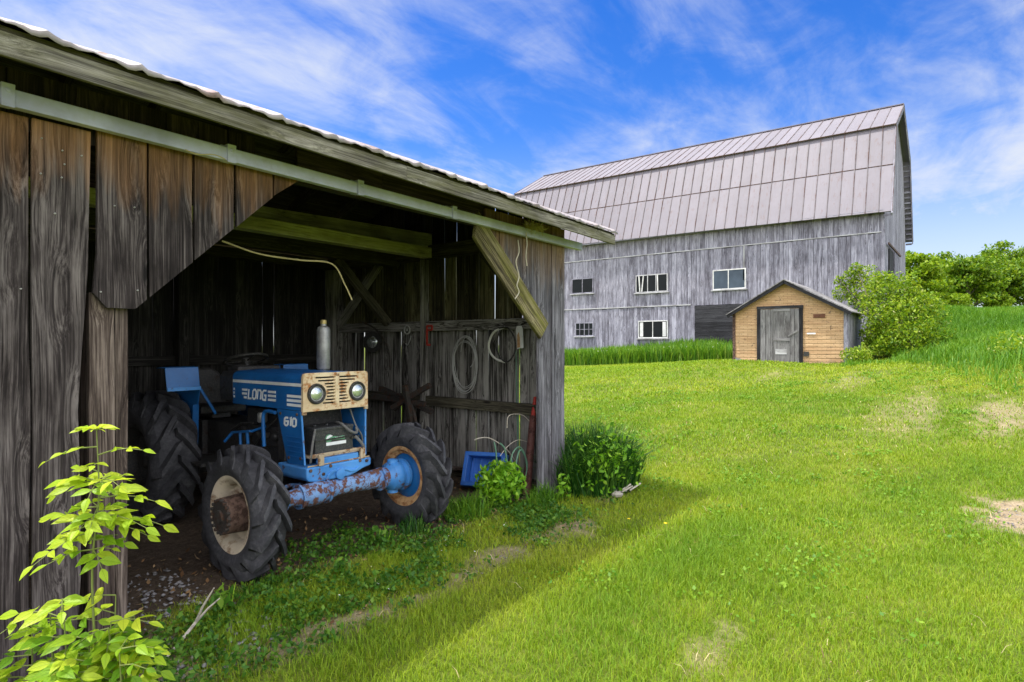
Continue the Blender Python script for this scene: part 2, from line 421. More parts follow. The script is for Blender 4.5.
M['grille'] = paint('cream paint rusting through', (.72,.52,.30), .9, (.50,.18,.035), rough=.5, sc=13, lo=.50, hi=.60, dust=0, fade=(.82,.68,.46))
M['rimcream'] = paint('rusty cream rim', (.62,.53,.41), .85, (.30,.17,.09), rough=.55, sc=9, lo=.50, hi=.62, dust=.15)
M['rimrust'] = paint('orange rusty rim', (.50,.27,.11), .9, (.30,.11,.035), rough=.6, sc=9, lo=.46, hi=.58, dust=.2, fade=(.62,.40,.20))
M['rust'] = paint('brown rust', (.10,.055,.042), .9, (.05,.025,.018), rough=.7, sc=14, lo=.45, hi=.55, dust=.1, bump=.6, fade=(.17,.10,.075))
M['hubdark'] = paint('greasy hub', (.03,.026,.024), .8, (.10,.045,.025), rough=.6, sc=16, lo=.5, hi=.6)
M['trayrust'] = paint('tan rusty tray', (.46,.36,.24), .9, (.28,.13,.05), rough=.6, sc=14, lo=.5, hi=.58)
M['white'] = paint('white decal', (.80,.82,.84), .4, (.35,.40,.5), rough=.4, sc=22, lo=.6, hi=.7, dust=.05)
M['cream'] = paint('pale trim paint', (.66,.66,.66), .5, (.3,.29,.28), rough=.6, sc=8, lo=.6, hi=.7)
M['black'] = paint('black plastic', (.012,.012,.013), None, rough=.45, sc=12, dust=.25)
M['engine'] = paint('oily engine iron', (.018,.018,.02), .6, (.05,.03,.02), rough=.5, sc=12, dust=.15)
M['battery'] = paint('grey black battery case', (.028,.03,.034), None, rough=.4, sc=14, dust=.25)
M['greenlabel'] = paint('green sticker', (.10,.30,.16), None, rough=.4, dust=.1)
M['redpaint'] = paint('red paint', (.45,.03,.02), .6, (.15,.06,.03), rough=.5, sc=10, lo=.55, hi=.65)
M['redbrown'] = paint('red brown pipe', (.12,.035,.03), .8, (.06,.025,.02), rough=.6, sc=12, lo=.5, hi=.6)
M['yellow'] = paint('yellow paint', (.65,.40,.02), .4, rough=.5)
M['brass'] = paint('dull brass', (.45,.36,.14), None, rough=.4, metal=.6)
M['crate'] = paint('blue plastic', (.02,.13,.50), None, rough=.4, dust=.1)
M['rope'] = paint('pale rope', (.55,.50,.40), None, rough=.9, dust=.2)
M['wire'] = paint('grey wire', (.36,.36,.35), None, rough=.5, dust=.2)
M['hosegrey'] = paint('grey rubber hose', (.12,.12,.12), None, rough=.6, dust=.3)
M['hosewhite'] = paint('pale plastic hose', (.60,.60,.55), None, rough=.5, dust=.3)
M['hosegreen'] = paint('dull green hose', (.10,.22,.15), None, rough=.5, dust=.2)
M['twig'] = paint('bleached twig', (.46,.42,.36), .6, (.2,.17,.13), rough=.9, sc=20)
M['barkdark'] = paint('grey bark', (.12,.10,.08), .8, (.05,.045,.035), rough=.9, sc=10, bump=1.0)
M['straw'] = paint('straw', (.52,.44,.22), None, rough=.9, dust=0)
M['signbrown'] = paint('brown sign', (.13,.045,.02), .6, (.05,.02,.015), rough=.7, sc=16)
def muffler():
    t = NT('perforated muffler steel'); o = t.obj()
    n = t.noise(o, 14, 6, .6)
    v = t.n('ShaderNodeTexVoronoi'); t.l(o, v.inputs['Vector']); v.inputs['Scale'].default_value = 95; v.inputs['Randomness'].default_value = .15
    dots = t.ramp(v.outputs['Distance'], [(.22, 1), (.30, 0)])
    c = t.ramp(n, [(.3, (.20,.20,.20)), (.7, (.42,.42,.42))])
    c = t.mix(t.math('MULTIPLY', dots, .45), c, (.1,.09,.08))
    t.col(c).rough(.48).metal(.55); t.bump(dots, .25, .003); return t.m
M['muffler'] = muffler()
def rubber():
    t = NT('dusty tyre rubber'); o = t.obj()
    n = t.noise(o, 6, 7, .65); n2 = t.noise(o, 40, 5, .65)
    f = t.math('ADD', t.math('MULTIPLY', n, .6), t.math('MULTIPLY', n2, .4))
    c = t.ramp(f, [(.33, (.016,.016,.020)), (.52, (.045,.045,.053)), (.72, (.12,.118,.126))])
    c = t.mix(t.ramp(n2, [(.70, 0), (.76, .5)]), c, (.3,.29,.27))
    t.col(c).rough(.72).spec(.35); t.bump(t.math('ADD', n2, n), .35, .004); return t.m
M['rubber'] = rubber()
def lens():
    t = NT('headlamp glass'); o = t.obj()
    w = t.n('ShaderNodeTexWave'); t.l(o, w.inputs['Vector']); w.inputs['Scale'].default_value = 45
    n = t.noise(o, 18, 3)
    t.col(t.ramp(n, [(.35, (.42,.47,.46)), (.65, (.72,.76,.78))])).rough(.18).metal(.75); t.bump(w.outputs[1], .25, .003)
    t.p.inputs['Coat Weight'].default_value = .7; t.p.inputs['Coat Roughness'].default_value = .04
    return t.m
M['lens'] = lens()
def glass(name, c, rough=.08):
    t = NT(name); o = t.obj(); n = t.noise(o, 1.4, 5, .6)
    t.col(t.ramp(n, [(.3, tuple(.6 * x for x in c)), (.7, c)])).rough(t.math('ADD', rough, t.math('MULTIPLY', n, .15))).spec(.12); t.bump(n, .12, .02); return t.m
M['glassdark'] = glass('dark old window glass', (.009,.012,.014), .25)
M['glassblue'] = glass('dusty blue grey glass', (.07,.095,.13), .15)

def ground_mat():
    t = NT('yard soil and turf'); pos = t.n('ShaderNodeNewGeometry').outputs['Position']; b = t.attr('bare', 'Fac'); inshed = t.attr('indoor', 'Fac')
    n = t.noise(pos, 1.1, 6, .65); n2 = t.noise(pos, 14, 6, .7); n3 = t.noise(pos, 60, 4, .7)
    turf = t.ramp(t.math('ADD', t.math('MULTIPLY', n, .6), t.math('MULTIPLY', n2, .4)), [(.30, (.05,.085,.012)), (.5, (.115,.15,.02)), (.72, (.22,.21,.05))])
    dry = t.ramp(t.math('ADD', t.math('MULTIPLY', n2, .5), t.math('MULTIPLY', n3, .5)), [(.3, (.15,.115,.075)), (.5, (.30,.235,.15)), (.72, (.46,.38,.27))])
    dark = t.ramp(t.math('ADD', t.math('MULTIPLY', n2, .5), t.math('MULTIPLY', n3, .5)), [(.3, (.03,.022,.016)), (.5, (.085,.062,.045)), (.75, (.19,.15,.115))])  # darker soil colour inside the shed
    soil = t.mix(inshed, dry, dark)
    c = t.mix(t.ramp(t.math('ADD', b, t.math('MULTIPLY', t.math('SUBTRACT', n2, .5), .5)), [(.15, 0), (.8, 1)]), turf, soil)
    t.col(c).rough(.95).spec(.15); t.bump(t.math('ADD', n2, t.math('MULTIPLY', n3, .5)), .8, .03); return t.m
M['ground'] = ground_mat()
M['gravel'] = paint('grey gravel', (.16,.155,.165), .6, (.07,.065,.065), rough=.85, sc=9, fade=(.30,.29,.30))
LAWN = [(.08, (.06,.155,.010)), (.30, (.135,.265,.011)), (.53, (.235,.35,.012)), (.76, (.36,.41,.028)), (.90, (.49,.44,.14))]
M['lawn'] = leafmat('mown grass', LAWN, .35, .55, (.55, .38))
M['tallgrass'] = leafmat('tall grass', [(.2, (.05,.15,.010)), (.5, (.11,.26,.018)), (.75, (.21,.35,.03)), (.92, (.38,.40,.14))], .4, .5, (.5, .5))
M['clump'] = leafmat('dark green grass', [(.1, (.012,.06,.008)), (.5, (.03,.12,.014)), (.9, (.10,.22,.03))], .3, .45)
M['sapling'] = leafmat('yellow green leaves', [(.05, (.14,.30,.015)), (.45, (.34,.50,.02)), (.95, (.56,.64,.05))], .45, .42, veins=True)
M['stem'] = paint('olive stem', (.16,.20,.04), None, rough=.6, dust=.1)
M['weed'] = leafmat('bright weed leaves', [(.1, (.07,.22,.012)), (.5, (.19,.42,.02)), (.9, (.34,.55,.04))], .4, .45)
M['groundcover'] = leafmat('low weeds', [(.1, (.025,.09,.01)), (.5, (.07,.19,.016)), (.9, (.18,.30,.03))], .35, .5)
M['shrub'] = leafmat('shrub leaves', [(.05, (.05,.13,.008)), (.45, (.18,.30,.012)), (.80, (.38,.47,.03)), (.97, (.55,.55,.25))], .4, .45)
M['tree'] = leafmat('maple leaves', [(.1, (.035,.11,.006)), (.5, (.13,.24,.010)), (.9, (.27,.35,.016))], .35, .5)
M['treelight'] = leafmat('fresh tree leaves', [(.1, (.09,.19,.008)), (.5, (.19,.31,.012)), (.9, (.30,.38,.02))], .4, .5)
M['clover'] = leafmat('clover leaves', [(.1, (.07,.19,.012)), (.5, (.14,.29,.015)), (.9, (.24,.38,.03))], .35, .5)
M['deadleaf'] = leafmat('dead leaves', [(.1, (.09,.045,.02)), (.5, (.22,.12,.055)), (.9, (.40,.27,.14))], .15, .8)
M['thatch'] = leafmat('dry thatch', [(.1, (.16,.11,.05)), (.5, (.34,.26,.13)), (.9, (.52,.43,.25))], .2, .8)
M['dandelion'] = paint('yellow petals', (.80,.58,.01), None, rough=.7, dust=0)
M['petal'] = paint('white petals', (.80,.80,.76), None, rough=.7, dust=0)
# ------------------------------------------------------------------ ground sheet
def axis(lo, f0, f1, hi, step):
    a = list(np.arange(f0, f1, step)); s = step
    x = f1
    while x < hi: a.append(x); s *= 1.09; x += s
    a.append(hi); s = step; x = f0; b = []
    while x > lo: s *= 1.09; x -= s; b.append(x)
    return np.array(b[::-1] + a)
def make_ground():
    xs = axis(-300, -.5, 10, 700, .06); ys = axis(-500, -1.6, 6.5, 600, .06)
    X, Y = np.meshgrid(xs, ys); Z = gz(X, Y)
    B = bare(X, Y)
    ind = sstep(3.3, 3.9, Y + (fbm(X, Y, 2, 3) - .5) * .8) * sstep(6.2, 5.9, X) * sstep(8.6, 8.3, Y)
    near = sstep(14, 6, np.hypot(X - 3, Y - 3))
    Z = Z + near * (fbm(X, Y, 5, 8) - .5) * .03 + near * B * (fbm(X, Y, 14, 9) - .5) * .035
    nx, ny = len(xs), len(ys)
    V = np.stack([X.ravel(), Y.ravel(), Z.ravel()], 1)
    i = np.arange(nx * ny).reshape(ny, nx)
    Q = np.stack([i[:-1, :-1].ravel(), i[:-1, 1:].ravel(), i[1:, 1:].ravel(), i[1:, :-1].ravel()], 1)
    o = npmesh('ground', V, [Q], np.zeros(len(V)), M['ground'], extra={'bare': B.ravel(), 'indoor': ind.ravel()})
    o.data.shade_smooth()
    tag(o, 'grassy farmyard ground rising towards the barn, bare soil in the shed', kind='structure')
make_ground()

# ------------------------------------------------------------------ open shed
EX, EY, EZ = Vector((1,0,0)), Vector((0,1,0)), Vector((0,0,1))
FY = 3.85                     # front plane
XR = 5.98; YB = 8.25; XL = -1.6
def drop(x): return -.017 * (x - 1.0)
shed = empty('open_shed', (2.2, 6.0, 0))
tag(shed, 'weathered open-fronted plank shed with a pale green door track, sheltering the tractor', 'shed')

def shed_front():
    m = MB(); mu = MB()
    E = lambda u, v: onY(u, v, FY).x
    # full-height planks left of the post, edges read off the boards
    xs = [E(-330,200), E(-220,200), E(-130,200), E(-62,200), E(-22,200), E(31,200), E(90,200)]
    gaps = [.01, .006, .012, .007, .006, .016, 0]
    for i in range(len(xs)-1):
        if i == len(xs)-2:       # live-edged plank beside the post
            out = [(xs[i]+.003,-.03),(E(74,500),.02),(E(80,500),.45),(E(80,500),.9),(E(77,400),1.35),(E(82,300),1.75),(E(87,300),2.1),(E(88,300),2.4),(E(90,300),2.86),(xs[i]+.003,2.86),(xs[i]+.0,2.0),(xs[i]+.008,1.2)]
            m.prism(out, (0,FY-.012,0), EX, EZ, EY, .03, r=.75); continue
        m.plank(xs[i]+gaps[i]/2, xs[i+1]-gaps[i+1]/2, -.05 + .06*R.random(), 2.86, (0,FY-.028*(i%2)*.6,0), EX, EZ, EY, .03, .006, r=.15+.55*R.random())
    # upper boards behind the track, eave shade put into their dark colour
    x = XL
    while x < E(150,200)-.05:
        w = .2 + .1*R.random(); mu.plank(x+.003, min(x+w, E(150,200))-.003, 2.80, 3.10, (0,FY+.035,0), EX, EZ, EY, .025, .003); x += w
    # boards over the opening's left corner, cut off along a diagonal
    us = [95, 147.5, 193.5, 235, 273, 305]
    xd0, zd0 = E(134.5,309), onY(134.5,309,FY).z; pe = onY(285,187,FY); xd1, zd1 = pe.x, pe.z
    dz = lambda x: zd0 + (zd1-zd0)*(x-xd0)/(xd1-xd0)
    for i in range(5):
        a, b = E(us[i],200)+.009, E(us[i+1],200)-.009
        if i == 0:
            xm = E(134,308)
            out = [(a-.02,1.985), (a+.045,zd0), (xd0,zd0), (b,dz(b)), (b,2.93), (a,2.93), (a,2.2)]
            m.prism(out, (0,FY-.012,0), EX, EZ, EY, .032, r=.5)
        else:
            m.plank(a, b, dz(a), 2.93, (0,FY-.004*(i%2),0), EX, EZ, EY, .03, .004, r=.3+.3*R.random(), b0b=min(dz(b),2.90))
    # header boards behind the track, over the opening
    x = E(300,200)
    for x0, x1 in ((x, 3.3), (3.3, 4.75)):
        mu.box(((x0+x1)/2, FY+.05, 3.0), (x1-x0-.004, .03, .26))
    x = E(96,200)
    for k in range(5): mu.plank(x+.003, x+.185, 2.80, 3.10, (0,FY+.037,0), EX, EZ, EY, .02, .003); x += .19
    mu.build('upper_boards', M['uppershade'], shed)
    return m.build('front_wall', M['front'], shed)
shed_front()
for zx, zy in ((138,90),(205,130),(268,147),(212,175),(135,205),(203,218),(181,335),(70,580),(375,310),(440,315),(330,590),(450,585)):
    p = onY(zx/3.247, 110+zy/3.247, FY-.03); m = MB(); m.lathe([(0,.0042),(.010,.0042),(.012,.002),(.012,0)], p+Vector((0,.018,0)), -EY, 8); m.build('nail_head', M['wire'], shed, smooth=True)

def right_end():
    m = MB()
    top = 3.04
    p0 = onY(480,235,FY); p1 = onY(547,333,FY)
    dz = lambda x: max(1.86, p0.z + (p1.z-p0.z)*(x-p0.x)/(p1.x-p0.x)) + .08
    xs = [4.56, 4.78, 4.98, 5.17, 5.30, 5.46]
    for i in range(5):
        a, b = xs[i]+.004, xs[i+1]-.004
        m.plank(a, b, dz(a), top, (0,FY-.004*(i%2),0), EX, EZ, EY, .028, .003, b0b=dz(b), r=.2+.5*R.random())
    for a, b, q in ((5.465, 5.715, .45), (5.722, 5.975, .75)):
        m.plank(a, b, -.06, top, (0,FY-.008*(a>5.6),0), EX, EZ, EY, .03, .005, r=q)
    m.build('corner_boards', M['corner'], shed)
    m = MB(); m.box((5.84, FY+.12, 1.46), (.16, .16, 3.06)); m.build('corner_post', M['corner'], shed, bevel=.006)
right_end()

m = MB()
a, b = onY(91,450,FY).x, onY(131,450,FY).x
m.plank(a, (a+b)/2+.03, -.08, 1.99, (0,FY+.035,0), EX, EZ, EY, .16, .004, r=.5)
m.plank((a+b)/2+.035, b, -.08, 1.99, (0,FY+.045,0), EX, EZ, EY, .15, .004, r=.35)
m.build('opening_post', M['post'], shed, bevel=.005)

# diagonal brace at the right of the opening
m = MB()
q0 = onY(482,232,FY-.05); q1 = onY(545,331,FY-.05)
d = (q1-q0).normalized(); nrm = Vector((-d.z,0,d.x))
w = .115
L = (q1-q0).length
m.prism([(-.04,-w),(L*.5,-w-.006),(L,-w+.0),(L+.0,w*.98),(L*.5,w+.006),(-.16,w)], q0 + nrm*0, d, nrm, EY, .04, r=.6, along='u')
m.build('diagonal_brace', M['moss'], shed, bevel=.004)

def inner_walls():
    # right side wall, inside face seen through the opening; daylight comes through the gaps
    m = MB(); mu = MB(); mg = MB()
    y = FY + .05; k = 0
    ridge_y = 6.1
    ztop = lambda y: 3.02 + (1.09 * (1 - abs(y-ridge_y)/2.65))
    while y < YB:
        w = .13 + .10*R.random(); g = R.choice([.004,.006,.009,.013,.022]) 
        y1 = min(y+w, YB)
        m.plank(y, y1-g, -.06+.05*R.random(), 2.03, (XR-.03*(k%2)*.4-.03,0,0), EY, EZ, EX, .022, .006, r=R.random())
        y = y1; k += 1
    y = FY + .05
    while y < YB:
        w = .16 + .10*R.random(); g = R.choice([.003,.006,.011,.016,.022]); y1 = min(y+w, YB)
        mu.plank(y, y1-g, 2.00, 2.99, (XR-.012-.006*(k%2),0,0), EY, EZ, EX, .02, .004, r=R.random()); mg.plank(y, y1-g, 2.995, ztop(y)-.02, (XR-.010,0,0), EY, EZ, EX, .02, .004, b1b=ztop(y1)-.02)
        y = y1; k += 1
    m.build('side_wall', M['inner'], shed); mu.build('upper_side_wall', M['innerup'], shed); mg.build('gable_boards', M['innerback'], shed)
    m = MB(); x = XL
    while x < XR-.04:
        w = .15 + .11*R.random(); g = R.choice([.001,.002,.003,.005,.010]); x1 = min(x+w, XR-.04)
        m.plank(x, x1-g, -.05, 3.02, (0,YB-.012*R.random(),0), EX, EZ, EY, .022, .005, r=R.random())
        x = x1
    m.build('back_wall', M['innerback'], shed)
    m = MB(); y = FY+.05
    while y < YB-.02:
        w = .17+.1*R.random(); y1 = min(y+w, YB-.02)
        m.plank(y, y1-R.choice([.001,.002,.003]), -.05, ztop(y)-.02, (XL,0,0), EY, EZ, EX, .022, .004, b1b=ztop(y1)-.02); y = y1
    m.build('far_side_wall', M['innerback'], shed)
inner_walls()

def frame_part(name, bars, mat, bev=.006):
    m = MB()
    for p0, p1, w, t in bars: m.bar(p0, p1, w, t)
    return m.build(name, mat, shed, bevel=bev)
WX = XR-.05
frame_part('wall_girt', [((WX-.055,3.98,1.955),(WX-.055,YB-.05,1.955),.09,.13)], M['inner'])
frame_part('wall_girt', [((WX-.055,3.98,.93),(WX-.055,YB-.05,.96),.09,.13)], M['beam'])
frame_part('sill_beam', [((WX-.07,3.98,.02),(WX-.07,YB-.05,.02),.14,.15)], M['beam'])
frame_part('top_plate', [((WX-.08,3.92,2.95),(WX-.08,YB-.05,2.95),.16,.17)], M['beam'])
frame_part('tie_beam', [((3.25,5.9,3.03),(5.85,5.9,3.10),.05,.20)], M['beamg'])
frame_part('tie_beam', [((XL+.05,5.55,2.86),(5.45,5.55,2.86),.14,.13)], M['beamg'])
frame_part('tie_beam', [((XL+.05,6.6,2.90),(5.85,6.6,2.90),.16,.18)], M['beam'])
frame_part('wall_post', [((WX-.1,8.0,0),(WX-.1,8.0,2.86),.2,.2)], M['inner'])
frame_part('wall_post', [((WX-.1,6.0,0),(WX-.1,6.0,2.86),.05,.13)], M['inner'])
frame_part('knee_brace', [((WX-.12,7.85,2.0),(WX-.12,6.9,2.88),.07,.12)], M['inner'])
frame_part('knee_brace', [((WX-.12,4.05,1.95),(WX-.12,4.95,2.88),.07,.12)], M['beam'])
frame_part('knee_brace', [((5.72,6.62,2.0),(4.85,6.62,2.82),.08,.11)], M['beam'])
frame_part('back_plate', [((XL,YB-.1,2.96),(WX,YB-.1,2.96),.14,.14)], M['beam'])
frame_part('back_girt', [((XL,YB-.06,1.5),(WX-.2,YB-.06,1.5),.08,.12)], M['innerback'])
frame_part('back_post', [((3.6,YB-.12,0),(3.6,YB-.12,2.9),.14,.14)], M['innerback'])
frame_part('front_plate', [((XL,FY+.15,2.98),(5.9,FY+.15,2.98),.12,.17)], M['beam'])

def roof():
    ey = 3.40; by = 8.8; ry = 6.1; ez = 3.085; rz = 4.175
    x0, x1 = -1.9, 6.34
    m = MB()     # sheathing boards and rafters
    for (ya, za, yb, zb) in ((ey, ez, ry, rz), (by, ez, ry, rz)):
        dv = Vector((0, yb-ya, zb-za)); L = dv.length; dv.normalize(); N = Vector((0,-dv.z,dv.y)) if yb>ya else Vector((0,dv.z,-dv.y))
        if N.z < 0: N = -N
        s = 0
        while s < L-.02:
            w = min(.19+.05*R.random(), L-s)
            p = Vector((0,ya,za)) + dv*(s+w/2)
            m.bar((x0,p.y,p.z+drop(x0)+.0), (x1-.03,p.y,p.z+drop(x1)), w-.002, .022, up=N)
            s += w
        for i in range(12):
            x = x0+.15+i*.715
            p = Vector((x,ya,za+drop(x)))+dv*.02-N*.067; q = Vector((x,yb,zb+drop(x)))-N*.067
            if ya < 5: p = p + dv*.10
            m.bar(p, q, .05, .11, up=N)
    m.build('roof_boards', M['beam'], shed)
    # corrugated sheets with lapped edges, each lap a little proud
    m = MB()
    for side in (0, 1):
        ya, za = (ey-.035, ez+.0) if side == 0 else (by+.035, ez)
        dv = Vector((0, ry-ya, rz+.02-za)); dvn = dv.normalized(); N = Vector((0,-dvn.z,dvn.y)) if side == 0 else Vector((0,dvn.z,-dvn.y))
        if N.z < 0: N = -N
        xs = np.arange(x0-.02, x1+.04, .03)
        vs = []; fs = []
        lift = []
        for x in xs:
            ph = ((x+.05) % .385)/.385
            lap = math.exp(-((ph-.5)/.055)**2)*.020 + .003*math.sin(x*9.7) + .006*math.sin(x*2.1)
            lift.append(.016 + lap + .004*math.sin(x*2*math.pi/.096))
        k = len(xs)
        for j, t in enumerate((0, .02, .5, 1.0)):
            for i, x in enumerate(xs):
                vs.append(Vector((x, ya, za+drop(x))) + dv*t + N*(lift[i] + (0 if j else -.002)))
        # front lip bent down over the edge, then back underneath
        for i, x in enumerate(xs):
            wave = .5+.5*math.sin(((x+.05) % .385)/.385*2*math.pi-1.57)
            vs.append(Vector((x, ya-.004, za+drop(x))) + N*lift[i] - EZ*(.010+.022*wave))
        for j in range(3):
            for i in range(k-1): fs.append((j*k+i, j*k+i+1, (j+1)*k+i+1, (j+1)*k+i))
        for i in range(k-1): fs.append((4*k+i, 4*k+i+1, i+1, i))
        m.add(vs, fs, r=.5)
    o = m.build('metal_roof', M['roofmetal'], shed, smooth=True)
    md = o.modifiers.new('thick', 'SOLIDIFY'); md.thickness = .003; md.offset = 1
    m = MB()
    xs = [x0, .35, 3.1, x1]
    for i in range(3):
        a, b = xs[i], xs[i+1]
        m.bar((a+.001, ey-.012, 3.012+drop(a)), (b-.001, ey-.012, 3.012+drop(b)), .025, .105)
    m.build('fascia', M['fascia'], shed, bevel=.003)
    m = MB()
    m.bar((x1-.015, ey+.002, ez-.05+drop(x1)), (x1-.015, ry, rz-.05+drop(x1)), .025, .10); m.bar((x1-.015, by, ez-.05+drop(x1)), (x1-.015, ry, rz-.05+drop(x1)), .025, .10)
    m.build('rake_board', M['fascia'], shed)
roof()

# sliding-door track: a long steel box rail with hangers
m = MB()
ty = FY-.075
m.bar((-1.7,ty,2.93), (6.22,ty,2.865), .055, .085)
trk = m.build('door_track', M['track'], shed, bevel=.004)
for u in (6, 229, 358, 452):
    x = onY(u, 150, ty).x; z = 2.93-.0082*(x+1.7)
    m = MB()
    m.box((x,ty-.034,z), (.055,.010,.105)); m.box((x,ty+.01,z+.055), (.055,.10,.012)); m.box((x,ty+.055,z+.02), (.055,.012,.11))
    m.lathe([(0,.011),(.008,.011),(.010,0)], (x,ty-.037,z+.025), (0,-1,0), 8)
    m.build('track_bracket', M['track'], trk, bevel=.002)
# a thin loose wire drooping under the track
m = MB()
pts = [onY(185+i*5, 0, ty-.03) for i in range(9)]
pts = [Vector((p.x, ty-.034, 2.86-.012*math.sin(i/8*math.pi*2)-.0)) for i, p in enumerate(pts)]
m.tube(pts, .003, 5); m.build('loose_wire', M['straw'], trk)

# ------------------------------------------------------------------ barn
BX = 32.7; BY0 = 3.55; BY1 = 25.4
barn = empty('gambrel_barn', (BX+5, 14, 1.0))
tag(barn, 'large grey plank barn with a lilac grey gambrel metal roof', 'barn')
EZN, EZF = 7.84, 8.05
eave = lambda y: EZN + (EZF-EZN)*(y-3)/23
brk = lambda y: 12.12 + .1*(y-3)/23
rdg = lambda y: 14.18 + .12*(y-3)/23
BW = 9.6
def barn_walls():
    m = MB(); y = BY0; k = 0
    while y < BY1:
        w = .17 + .12*R.random(); y1 = min(y+w, BY1)
        cuts = [.3, 3.88, 6.9, eave(y)-.02]
        for a, b in zip(cuts, cuts[1:]):
            q = R.random()
            m.plank(y+.006, y1-.006, a+.004, b-.004+R.choice([0,0,-.03]), (BX,0,0), EY, EZ, EX, .025+.012*R.random(), .004, r=q, seg=3)
        y = y1
    m.build('long_wall', M['barn'], barn)
    m = MB(); x = BX+.03
    prof = lambda x: (eave(3)+(brk(3)-eave(3))*(x-BX)/1.2 if x < BX+1.2 else brk(3)+(rdg(3)-brk(3))*(x-BX-1.2)/3.6) if x < BX+BW/2 else prof(2*BX+BW-x)
    while x < BX+BW:
        w = .2+.1*R.random(); x1 = min(x+w, BX+BW)
        m.plank(x+.003, x1-.003, .8, prof(x)-.05, (0,BY0,0), EX, EZ, EY, .03, .004, b1b=prof(x1)-.05, seg=3); x = x1
    m.build('gable_wall', M['barn'], barn)
    m = MB()
    m.b2((BX+.05,BY1-.05,.5),(BX+BW,BY1,8.0)); m.b2((BX+BW-.05,BY0+.1,.5),(BX+BW,BY1-.1,8.0))
    m.prism([(BX+.05,8.0),(BX+BW-.05,8.0),(BX+BW-1.2,12.0),(BX+BW/2,14.1),(BX+1.2,12.0)], (0,BY1-.05,0), EX, EZ, EY, .05)
    m.build('rear_wall', M['barn'], barn)
    # pale ledger boards along the storeys
    m = MB(); m.box((BX-.022,(BY0+BY1)/2,6.93), (.03,BY1-BY0,.05)); m.build('upper_ledger', M['barntrim'], barn)
    m = MB(); m.box((BX-.022,(12.75+BY1)/2,3.93), (.03,BY1-12.75,.06)); m.build('lower_ledger', M['barntrim'], barn)
    m = MB(); m.box((BX-.03,BY0+.06,4.3), (.04,.13,7.3)); m.build('corner_trim', M['barn'], barn)
    # vertical pale strip over the upper window
    p = onX(744,240,BX); m = MB(); m.box((BX-.02,p.y,6.0), (.03,.07,1.8)); m.build('batten', M['barntrim'], barn)
barn_walls()
def barn_roof():
    y0, y1 = BY0-.35, BY1+.5
    def slope(name, xa, za, xb, zb, rib, seam=None):
        m = MB()
        def P(y, t): return Vector((xa+(xb-xa)*t, y, za(y)+(zb(y)-za(y))*t))
        N = (P(y0,1)-P(y0,0)).cross(EY).normalized()
        if N.z < 0: N = -N
        # sheets, each with its own tone and slight lap
        y = y0; k = 0
        spans = [(0, seam), (seam, 1)] if seam else [(0, 1)]
        while y < y1-.01:
            yn = min(y+rib, y1)
            for (t0, t1) in spans:
                q = R.random()
                o = N*(.012*(t0 == 0)+.004*(k % 2)) 
                vs = [P(y,t0)-N*.05, P(yn,t0)-N*.05, P(yn,t1)-N*.05, P(y,t1)-N*.05, P(y,t0)+o, P(yn,t0)+o, P(yn,t1)+o, P(y,t1)+o]
                m.add(vs, [(3,2,1,0),(4,5,6,7),(0,1,5,4),(1,2,6,5),(2,3,7,6),(3,0,4,7)], r=q)
            # raised rib
            a, b = P(y,0)+N*.02, P(y,1)+N*.02
            m.bar(a, b, .026, .05, up=N, m=1)
            y = yn; k += 1
        return m.build(name, [M['barnroof'], M['roofrib']], barn)
    slope('lower_roof', BX-.42, lambda y: eave(y)-.08, BX+1.2, brk, .54, .53)
    slope('upper_roof', BX+1.12, lambda y: brk(y)+.03, BX+BW/2, rdg, .54)
    slope('upper_roof', BX+BW-1.12, lambda y: brk(y)+.03, BX+BW/2, rdg, .54)
    slope('lower_roof', BX+BW+.42, lambda y: eave(y)-.08, BX+BW-1.2, brk, .54, .53)
    m = MB(); m.bar((BX+1.11,y0,brk(y0)+.02), (BX+1.11,y1,brk(y1)+.02), .08, .035); m.build('roof_flashing', M['rust'], barn)
    t_ = .53; xs_ = BX-.42+1.62*t_; zs_ = lambda y: eave(y)-.08+(brk(y)-eave(y)+.08)*t_
    m = MB(); m.bar((xs_-.02,y0,zs_(y0)+.012), (xs_-.02,y1,zs_(y1)+.012), .02, .035); m.build('lap_seam', M['rust'], barn)
    m = MB(); m.bar((BX+BW/2,y0,rdg(y0)+.03), (BX+BW/2,y1,rdg(y1)+.03), .25, .05); m.build('ridge_cap', M['barnroof'], barn)
    # rake boards and purlin ends under the gable overhang
    m = MB()
    for sgn in (0, 1):
        fx = (lambda x: x) if not sgn else (lambda x: 2*BX+BW-x)
        m.bar((fx(BX-.40),y0+.02,eave(3)-.2), (fx(BX+1.2),y0+.02,brk(3)-.14), .04, .18); m.bar((fx(BX+1.2),y0+.02,brk(3)-.12), (fx(BX+BW/2),y0+.02,rdg(3)-.14), .04, .18)
        for i in range(16):
            t = i/15; x = BX-.3+1.45*t; z = eave(3)-.1+(brk(3)-eave(3))*t
            m.bar((fx(x),y0+.05,z-.12),(fx(x),BY0,z-.12), .05, .10)
    m.build('rake_boards', M['barn'], barn)
    m = MB(); m.box((BX-.2,(BY0+BY1)/2,7.86), (.42,BY1-BY0,.04)); m.build('eave_soffit', M['barn'], barn)
barn_roof()
